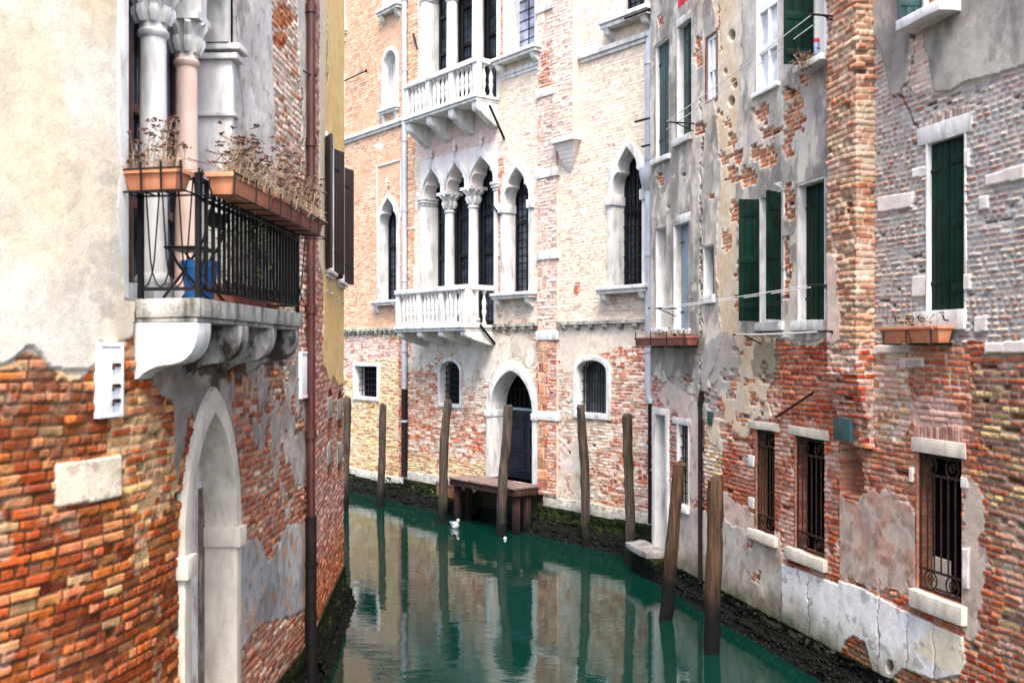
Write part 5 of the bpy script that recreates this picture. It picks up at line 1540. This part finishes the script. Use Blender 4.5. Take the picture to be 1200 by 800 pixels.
# ================================================================== mooring poles
def wpt(px, py, y): return ((px - CX) / F * y, y, H + (CY - py) / F * y)
G = 'wooden mooring poles standing in the canal'
def pole(top, base, depth, r0, r1, mat, label, seed, dz=0.):
    rng = random.Random(seed)
    a = Vector(wpt(base[0], base[1], depth)); a.z = 0
    t = Vector(wpt(top[0], top[1], depth + dz))
    d = (t - a) / t.z
    pts = []; rs = []
    n = 22
    for i in range(n + 1):
        z = lerp(-1.2, t.z, (i / (n - 1)) ** 1.0 * .992) if i < n else t.z
        p = a + d * z; p.z = z
        k = math.sin(z * 1.1 + seed) * .03 + math.sin(z * 2.7 + seed * 2) * .012 + rng.uniform(-.006, .006)
        pts.append((p.x + k, z, p.y + k * .5)); rs.append(lerp(r0, r1, i / n) * rng.uniform(.93, 1.05) * (.72 if i == n else 1))
        if i == n - 1: pass
    b = MB().tube(pts, rs, 14)
    m_ = len(b.v)
    for k in range(m_ - 14, m_):
        q = b.v[k]; b.v[k] = (q[0], q[1] + rng.uniform(-.05, .03), q[2])
    for k in range(m_ - 14):
        q = b.v[k]; c_ = pts[k // 14]; f_r = 1 + .10 * (float(vn(np.array((k % 14) * .9 + seed), np.array(q[1] * .6), seed)) - .5) * 2
        b.v[k] = (c_[0] + (q[0] - c_[0]) * f_r, q[1], c_[2] + (q[2] - c_[2]) * f_r)
    o = bpy.data.objects.new('mooring_pole', None)
    o = b.build('mooring_pole', mat, None, smooth=45, jit=.004)
    tag(o, label, 'mooring pole', G)
    return o
pole((408.5, 465), (402, 592), 25.6, .11, .10, mPole, 'dark leaning mooring pole half hidden behind the yellow house corner', 1)
pole((451, 473), (445, 594), 26.2, .105, .09, mPole, 'thin grey mooring pole under the square barred window', 2)
pole((524.5, 469), (518, 613), 23.7, .115, .10, mPole, 'grey mooring pole at the left end of the timber jetty, beside the seagull', 3)
pole((594.5, 474), (588, 628), 22.0, .12, .10, mPole, 'grey mooring pole rising in front of the water door', 4)
pole((679, 475), (690, 640), 20.9, .105, .09, mPole, 'slender mooring pole leaning left below the wide arched barred window', 5)
pole((733.5, 485), (738, 661), 19.1, .085, .10, mPole, 'thin brown mooring pole nearest the zinc drainpipe of the palace', 6)
pole((796, 542), (778, 726), 15.2, .11, .10, mPoleB, 'thick brown mooring pole leaning right by the white doorway', 7)
pole((841, 560), (832, 765), 13.5, .11, .105, mPoleB, 'thick brown upright mooring pole nearest the camera, by the grey house', 8)

# ================================================================== jetty before the water door
jx0 = FA.uw(*wpt(524, 559, 23.9)[:2]); jx1 = FA.uw(*wpt(604, 571, 22.1)[:2])
ja, jb, jw, jh = jx0[0] - .1, jx1[0] + .05, .78, 1.06
jet = thing('jetty', 'small reddish brown timber jetty on posts below the water door', 'jetty', FA.P((ja + jb) / 2, 0, jw / 2))
b = MB(FA)
n = int((jb - ja) / .16)
for i in range(n):
    u = ja + (jb - ja) * i / n
    b.box(u + .005, u + (jb - ja) / n - .005, jh - .04, jh + random.uniform(-.004, .004), .10, jw + .04 + random.uniform(-.012, .012))
b.build('deck', mDeck, jet, bevel=.006)
b = MB(FA); b.box(ja, jb, jh - .19, jh - .045, jw - .06, jw); b.build('front_beam', mJetty, jet, bevel=.008)
for u in (ja + .03, jb - .05):
    MB(FA).box(u - .03, u + .03, jh - .19, jh - .046, .1, jw - .065).build('side_beam', mJetty, jet, bevel=.008)
for u, w in ((ja + .12, jw - .16), (jb - .17, jw - .16), (ja + .12, .3), (jb - .17, .3)):
    MB(FA).box(u - .065, u + .065, -.8, jh - .05, w - .065, w + .065).build('post', mJetty, jet, bevel=.01)
st = thing('landing_step', 'low brown timber landing step at the left end of the jetty', 'step', FA.P(ja - .4, 0, .3))
MB(FA).box(ja - .85, ja - .02, .78, .84, .1, .62).build('tread', mDeck, st, bevel=.008)
MB(FA).box(ja - .85, ja - .02, .50, .775, .54, .60).build('front_beam', wood_mat('yellow_brown_timber', (.24, .12, .05), (.02, .016, .012), .1, .5), st, bevel=.008)
for u in (ja - .78, ja - .1): MB(FA).box(u - .06, u + .06, -.6, .776, .40, .53).build('post', mJetty, st, bevel=.008)

# stone landing at the white doorway
ua, ub = RW.px(757), RW.px(781)
sl_ = thing('stone_landing', 'grey stone landing slab under the narrow white doorway, behind the leaning brown pole', 'landing', RW.P((ua + ub) / 2, 0, .3))
MB(RW).box(ua - .05, ub + .05, .42, .54, -.02, .42).build('slab', M('wet_slab', (.20, .19, .18), .7, .4, 5, .6, 30, .015, .8, (.05, .05, .045)), sl_, bevel=.03, wear=.05)
b = MB(RW)
b.side([(-.02, .415), (.36, .415), (.28, .2), (.2, -.3), (-.02, -.3)], ua, ub + .1); b.build('support', mWeed, sl_, bevel=.03, wear=.05)

# ================================================================== seagull and float
def gull(x, y, s=1.):
    """one continuous body lofted along its length: tail, body, neck, head, bill"""
    root = thing('seagull', 'white and grey seagull floating beside the jetty', 'bird', (x, y, 0))
    # rings: (forward, up, half width, half height)
    rg = [(-.235, .095, .012, .004), (-.19, .088, .035, .012), (-.13, .075, .062, .04), (-.06, .055, .080, .066), (.02, .048, .083, .075), (.085, .062, .070, .072), (.125, .10, .048, .055), (.140, .145, .033, .042), (.146, .182, .031, .036), (.156, .208, .034, .033), (.176, .213, .030, .028), (.196, .208, .017, .016), (.206, .205, .009, .010)]
    vs = []; fs = []; n = 14
    for (a, c, w, h) in rg:
        for k in range(n):
            t = 2 * math.pi * k / n
            vs.append((a * s, (c + h * math.sin(t)) * s, w * math.cos(t) * s))
    for i in range(len(rg) - 1):
        for k in range(n): fs.append((i * n + k, i * n + (k + 1) % n, (i + 1) * n + (k + 1) % n, (i + 1) * n + k))
    fs += [tuple(range(n)), tuple(range((len(rg) - 1) * n, len(rg) * n))]
    ca_, sa_ = math.cos(R(-62)), math.sin(R(-62))
    def rot(a, v, l): return (x + a * ca_ - l * sa_, v, y + a * sa_ + l * ca_)
    def put(vs_, fs_, name, mat):
        b = MB(); b.add([rot(*p) for p in vs_], fs_); return b.build(name, mat, root, smooth=60)
    put(vs, fs, 'body', M('white_plumage', (.74, .74, .75), .8, .05, 12, 0))
    gw = M('grey_plumage', (.20, .22, .28), .8, .15, 12, 0)
    for sd in (-1, 1):
        wv = []; wf = []
        W = [(.08, .10, .060, .02), (.03, .10, .088, .05), (-.06, .10, .090, .052), (-.14, .098, .070, .036), (-.22, .10, .040, .016), (-.30, .108, .012, .006)]
        for (a, c, o_, h) in W:
            for k in range(8):
                t = 2 * math.pi * k / 8
                wv.append((a * s, (c + h * math.sin(t)) * s, sd * (o_ - .012 + .014 * math.cos(t)) * s))
        for i in range(len(W) - 1):
            for k in range(8): wf.append((i * 8 + k, i * 8 + (k + 1) % 8, (i + 1) * 8 + (k + 1) % 8, (i + 1) * 8 + k))
        wf += [tuple(range(8)), tuple(range(40, 48))]
        put(wv, wf, 'wing', gw)
    b = MB().tube([rot(.204 * s, .206 * s, 0), rot(.235 * s, .202 * s, 0), rot(.252 * s, .192 * s, 0)], [.010 * s, .008 * s, .003 * s], 6)
    b.build('bill', M('yellow_bill', (.5, .3, .05), .5, .1, 10, 0), root)
    for sd in (-1, 1):
        e_ = rot(.176 * s, 0, sd * .027 * s); b = MB().lathe(e_[0], e_[2], [(.0005, .216 * s), (.005 * s, .218 * s), (.005 * s, .222 * s), (.0005, .224 * s)], 6); b.build('eye', mDark, root)
    return root
g = wpt(533.5, 617, 23.1); gull(g[0], g[1], .95)
f_ = wpt(592, 630, 21.7)
b = MB(); b.lathe(f_[0], f_[1], [(.002, -.04)] + [(.034 * math.sin(t), .018 - .034 * math.cos(t)) for t in [math.pi * (i + 1) / 10 for i in range(9)]] + [(.002, .066)], 12)
tag(b.build('float', mWhiteP, None, smooth=60), 'tiny white ball float on the water at the pole before the water door', 'float')

# ================================================================== flower boxes, dried flowers, pots
def trough(path, u0, u1, v0, v1, w0, w1, label, mat, group, along='u', name='flower_box', lips=True):
    root = thing(name, label, 'flower box', path.P((u0 + u1) / 2, v0, (w0 + w1) / 2), group)
    t = .02; s = .03
    b = MB(path)
    o = [(u0 + s, v0, w0 + s), (u1 - s, v0, w0 + s), (u1 - s, v0, w1 - s), (u0 + s, v0, w1 - s), (u0, v1, w0), (u1, v1, w0), (u1, v1, w1), (u0, v1, w1),
         (u0 + t, v1, w0 + t), (u1 - t, v1, w0 + t), (u1 - t, v1, w1 - t), (u0 + t, v1, w1 - t), (u0 + t + s, v0 + t, w0 + t + s), (u1 - t - s, v0 + t, w0 + t + s), (u1 - t - s, v0 + t, w1 - t - s), (u0 + t + s, v0 + t, w1 - t - s)]
    f = [(0, 1, 2, 3), (12, 13, 14, 15)]
    for i in range(4):
        j = (i + 1) % 4
        f += [(i, j, 4 + j, 4 + i), (4 + i, 4 + j, 8 + j, 8 + i), (8 + i, 8 + j, 12 + j, 12 + i)]
    b.add(o, f); b.build('box', mat, root, bevel=.005)
    r = MB(path)
    r.ring([(u0, w0), (u0, w1), (u1, w1), (u1, w0)], [(u0 - .012, w0 - .012), (u0 - .012, w1 + .012), (u1 + .012, w1 + .012), (u1 + .012, w0 - .012)], v1 - .03, v1 + .004, True)
    r.v = [(a, c, b_) for a, b_, c in r.v]
    r.build('rim', mat, root, bevel=.004)
    MB(path).box(u0 + t + .004, u1 - t - .004, v1 - .05, v1 - .028, w0 + t + .004, w1 - t - .004).build('soil', mSoil, root)
    return root

def dried(path, u0, u1, w0, w1, v, n, h0, h1, label, seed, lean=.1, green=0, group='dried flowers in the boxes'):
    rng = random.Random(seed)
    root = thing('dried_flowers', label, 'dried plant', path.P((u0 + u1) / 2, v, (w0 + w1) / 2), group)
    st = MB(path); hd = MB(path); lf = MB(path)
    for i in range(n):
        u, w = rng.uniform(u0, u1), rng.uniform(w0, w1); h = rng.uniform(h0, h1) * (.6 + .4 * rng.random())
        du, dw = rng.gauss(0, lean) * h * 2, rng.gauss(.03, lean) * h * 2
        tip = (u + du, v + h, w + dw)
        st.tube([(u, v - .03, w), (u + du * .3, v + h * .55, w + dw * .25), tip], [.004, .003, .002], 4)
        for k in range(rng.choice((1, 2, 3))):
            q = rng.uniform(.3, .9); c = Vector((u + du * q * .6, v + h * q, w + dw * q * .6)); e = c + Vector((rng.gauss(0, .05), rng.uniform(.0, .06), rng.gauss(0, .05)))
            st.tube([c, e], [.0025, .0015], 3)
            if rng.random() < .5: lf.add([c, e + Vector((.012, .008, 0)), e + Vector((.02, .03, .01)), e + Vector((-.01, .012, .01))], [(0, 1, 2, 3)])
        if rng.random() < .8:
            r_ = rng.uniform(.016, .042)
            for k in range(9):
                a = rng.uniform(0, 6.28); rr = r_ * math.sqrt(rng.random())
                c = (tip[0] + rr * math.cos(a), tip[1] + rng.uniform(-.006, .008), tip[2] + rr * math.sin(a))
                hd.lathe(c[0], c[2], [(.002, c[1] - .006), (rng.uniform(.008, .015), c[1]), (.002, c[1] + .006)], 5)
    for i in range(int(n * 1.3)):                     # tangled low growth over the rim
        u, w = rng.uniform(u0, u1), rng.uniform(w0, w1 + .04); h = rng.uniform(.02, .13)
        p = [Vector((u, v - .03, w)), Vector((u + rng.gauss(0, .03), v + h, w + rng.gauss(.01, .03))), Vector((u + rng.gauss(0, .07), v + h * rng.uniform(.2, 1.2), w + rng.gauss(.03, .05)))]
        st.tube(p, [.0035, .003, .0015], 3)
    tag(st.build('stems', mDry, root), kind='stuff'); tag(hd.build('flower_heads', mDryH, root), kind='stuff')
    if lf.f: lf.build('dry_leaves', mSoil, root)
    if green:
        gb = MB(path)
        for i in range(green):
            u, w = rng.uniform(u0, u1), rng.uniform(w0, w1); h = rng.uniform(.02, .16)
            a = rng.uniform(0, 6.28); L = rng.uniform(.02, .05)
            c = Vector((u, v + h, w)); d = Vector((math.cos(a) * L, rng.uniform(-.01, .03), math.sin(a) * L)); e = Vector((-math.sin(a), .2, math.cos(a))) * L * .35
            gb.add([c, c + d * .5 + e, c + d, c + d * .5 - e], [(0, 1, 2, 3)])
        gb.build('leaves', mLeaf, root)
    return root
GF = 'terracotta flower boxes hung on the balcony rail'
mDry2 = mDry
# on the near end of the rail, then a row along the front
trough(LW, B0 - .16, B0 + .025, 5.215, 5.355, .02, .44, 'terracotta flower box hung on the short near end of the balcony rail', mTerra, GF)
dried(LW, B0 - .14, B0 + .0, .04, .42, 5.34, 40, .08, .42, 'thin dried flower stalks in the box on the short near end of the rail', 21, .06)
nbx = 3; L0, L1 = B0 + .06, uf + .04
txt = ['nearest', 'middle', 'farthest']
for i in range(nbx):
    a, c = lerp(L0, L1, i / nbx) + .012, lerp(L0, L1, (i + 1) / nbx) - .012
    trough(LW, a, c, 5.205, 5.36, BW + .012, BW + .21, ['long terracotta flower box at the outer corner of the balcony, clean end showing', 'middle of the three long flower boxes along the balcony front', 'long flower box at the far end of the balcony front by the maroon pipe'][i], mTerra if i == 0 else mTerraD, GF)
    dried(LW, a + .03, c - .03, BW + .03, BW + .19, 5.345, 85, .12, .46, ['dense brown dried flowers in the box at the outer balcony corner', 'dense brown dried flowers in the middle box of the balcony front', 'brown dried flowers with green leaves in the far box of the balcony front'][i], 31 + i, .10, [10, 60, 110][i])
# things on the balcony floor
def pot(path, u, w, v, r, h, mat, name, label, cat, soil=True, group=None):
    root = thing(name, label, cat, path.P(u, v, w), group)
    MB(path).lathe(u, w, [(r * .68, v + .002), (r * .72, v + .01), (r * .93, v + h * .8), (r * 1.0, v + h * .8), (r * 1.02, v + h), (r * .9, v + h), (r * .86, v + h * .86)], 20).build('body', mat, root, smooth=40)
    if soil: MB(path).lathe(u, w, [(r * .85, v + h * .82), (r * .85, v + h * .86)], 16).build('soil', mSoil, root)
    return root
pot(LW, lerp(ue, uf, .14), .30, 4.47, .14, .30, mBlue, 'bucket', 'bright blue plastic bucket on the balcony floor behind the railing', 'bucket', False)
trough(LW, lerp(ue, uf, .34), lerp(ue, uf, .72), 4.472, 4.64, .20, .40, 'old terracotta trough on the balcony floor behind the railing', mTerraD, None)
def bush(path, u, w, v, R_, hh, n, label, seed):
    rng = random.Random(seed)
    root = thing('potted_shrub', label, 'plant', path.P(u, v, w))
    b = MB(path); s_ = MB(path)
    for i in range(7):
        a = rng.uniform(0, 6.28); s_.tube([(u, v - .02, w), (u + .4 * R_ * math.cos(a), v + hh * .4, w + .2 * R_ * math.sin(a)), (u + R_ * .8 * math.cos(a), v + hh * rng.uniform(.7, 1), w + .5 * R_ * math.sin(a))], [.008, .006, .003], 5)
    for i in range(n):
        a = rng.uniform(0, 6.28); rr = R_ * rng.random() ** .5
        c = Vector((u + rr * math.cos(a), v + hh * rng.uniform(.1, 1), w + .6 * rr * math.sin(a))); L = rng.uniform(.03, .07)
        a = rng.uniform(0, 6.28); d = Vector((math.cos(a) * L, rng.uniform(-.02, .03), math.sin(a) * L)); e = Vector((-math.sin(a), .3, math.cos(a))) * L * .3
        b.add([c, c + d * .5 + e, c + d, c + d * .5 - e], [(0, 1, 2, 3)])
    s_.build('stems', mDry, root); b.build('leaves', mLeaf, root)
    return root
bush(LW, lerp(ue, uf, .52), .30, 4.63, .40, .66, 420, 'green leafy shrub growing in the trough behind the balcony railing', 5)
# folding chair at the near end of the balcony
ch = thing('folding_chair', 'dark metal folding chair on the balcony seen through the end railing', 'chair', LW.P(B0 + .4, 4.47, .25))
b = MB(LW); uu = B0 + .30
for du in (0, .34):
    b.tube([(uu + du, 4.475, .06), (uu + du, 4.70, .24), (uu + du, 4.92, .38), (uu + du, 5.16, .44)], .011, 6)
    b.tube([(uu + du, 4.475, .42), (uu + du, 4.72, .20), (uu + du, 4.86, .11)], .011, 6)
b.build('frame', mIron, ch)
MB(LW).box(uu - .01, uu + .35, 4.855, 4.875, .08, .36).build('seat', mIron, ch, bevel=.004)
MB(LW).box(uu, uu + .34, 5.02, 5.14, .415, .43).build('backrest', mIron, ch, bevel=.004)

# right bank boxes
u0, u1 = RW.px(1053), RW.px(1124); v1_ = RW.v(1088, 383); v0_ = RW.v(1088, 402)
trough(RW, u0, (u0 + u1) / 2 - .01, v0_, v1_, .07, .25, 'terracotta flower box below the closed green shutters, left one of the pair', mTerra, 'flower boxes on the brick house')
trough(RW, (u0 + u1) / 2 + .01, u1, v0_, v1_, .07, .25, 'terracotta flower box below the closed green shutters, right one of the pair', mTerra, 'flower boxes on the brick house')
dried(RW, u0 + .03, u1 - .03, .10, .22, v1_ - .02, 10, .05, .18, 'few bare twigs in the flower boxes below the closed green shutters', 44, .12)
b = MB(RW)
for u in (u0 + .1, (u0 + u1) / 2, u1 - .1):
    b.tube([(u, v0_ - .01, .0), (u, v0_ - .012, .26), (u, v0_ + .14, .265)], .009, 5)
    b.tube([(u, v1_ + .06, .0), (u, v1_ + .06, .1), (u, v1_ + .12, .12)], .009, 5)
b.each('flower_box_bracket', mIron, brk)
u0, u1 = RW.px(759), RW.px(806, None, .25); v1_ = RW.v(785, 395); v0_ = RW.v(785, 405)
trough(RW, u0, u1, v0_, v1_, .06, .26, 'long dark red flower box under two narrow windows near the zinc pipe', mTerraD, None)
dried(RW, u0 + .1, u1 - .1, .10, .22, v1_ - .02, 26, .04, .2, 'dry wiry plants in the long dark red box near the zinc pipe', 47, .14)
b = MB(RW)
for k in range(4):
    u = lerp(u0 + .1, u1 - .1, k / 3); b.tube([(u, v0_ - .02, 0), (u, v0_ - .02, .27), (u, v1_ + .1, .28)], .01, 5)
b.each('flower_box_bracket', mIron, grey)
pu, pv = RW.px(1100, None, .14), RW.v(1101, 10, .14)
pot(RW, pu, .14, pv + .02, .12, .22, mTerra, 'flower_pot', 'terracotta flower pot on the high window sill at top right', 'flower pot')
pu = RW.px(957, None, .16); pv = RW.v(957, 66, .16)
bt = thing('bottle', 'small red white and blue can standing on the sill behind the green shutter', 'can', RW.P(pu, pv, .16))
MB(RW).lathe(pu, .16, [(.034, pv + .02), (.036, pv + .03), (.036, pv + .20), (.03, pv + .215)], 12).build('body', M('blue_can', (.25, .32, .5), .4, .2, 8, 0), bt, smooth=40)
MB(RW).lathe(pu, .16, [(.0365, pv + .17), (.0365, pv + .2), (.031, pv + .222), (.01, pv + .225)], 12).build('cap', mRed, bt, smooth=40)
dried(RW, RW.px(934, None, .3), RW.px(946, None, .3), .22, .34, RW.v(938, 80, .3), 26, .05, .26, 'tangle of dry twigs at the foot of the open green shutter', 61, .2, group=None)

# ================================================================== clotheslines and cloth
def line(pts, r=.007):
    b = MB()
    for a, c in pts:
        a, c = Vector(a), Vector(c); n = 14
        q = []
        for i in range(n + 1):
            t = i / n; p = a.lerp(c, t); q.append((p.x, p.z - .25 * t * (1 - t) * (a - c).length * .06, p.y))
        b.tube(q, r, 5)
    return b
def RPw(px, py, w): 
    u, v = RW.px(px, py, w); return RW.P(u, v, w)
def clothesline(pa, pb, w, dv, label):
    root = thing('clothesline', label, 'clothesline', RPw(pa[0], pa[1], 0))
    a, c = RPw(pa[0], pa[1], w), RPw(pb[0], pb[1], w)
    a2, c2 = RPw(pa[0] , pa[1], w - .22), RPw(pb[0], pb[1], w - .22)
    a2 = (a2[0], a2[1], a[2] - 0); c2 = (c2[0], c2[1], c[2])
    line([(a, c), (a2, c2)]).each('cord', mCord, root)
    for (px, py) in (pa, pb):
        u, v = RW.px(px, py, w)
        b = MB(RW); b.tube([(u, v, -.01), (u, v, w + .04)], .014, 6); b.tube([(u, v - .14, .0), (u, v - .005, w * .7)], .010, 6)
        b.build('bracket', mIron, root)
    return root
clothesline((781, 143), (952, 17), .52, 0, 'upper white clothesline strung from the zinc pipe corner up to the top green shutter')
clothesline((762, 361), (950, 334), .48, 0, 'middle white clothesline running below the open green shutters')
clothesline((862, 392), (962, 388), .42, 0, 'short lower white clothesline above the red brick of the grey house')
u, v = RW.px(798, 6, .3)
b = MB(RW)
n = 8
vs = [(u - .12 + .05 * i, v + .0 - (.03 if i % 3 else .0), .3 + .02 * math.sin(i * 1.4)) for i in range(n)] + [(u - .12 + .05 * i, v + .62, .3 + .012 * math.sin(i * 1.4)) for i in range(n)]
b.add(vs + [(a, c, w - .006) for a, c, w in vs], [(i, i + 1, n + i + 1, n + i) for i in range(n - 1)] + [(2 * n + i, 3 * n + i, 3 * n + i + 1, 2 * n + i + 1) for i in range(n - 1)] + [(i, 2 * n + i, 2 * n + i + 1, i + 1) for i in range(n - 1)])
tag(b.build('cloth', mRed, None, smooth=60), 'red cloth hanging high on the grey house at the top edge', 'cloth')
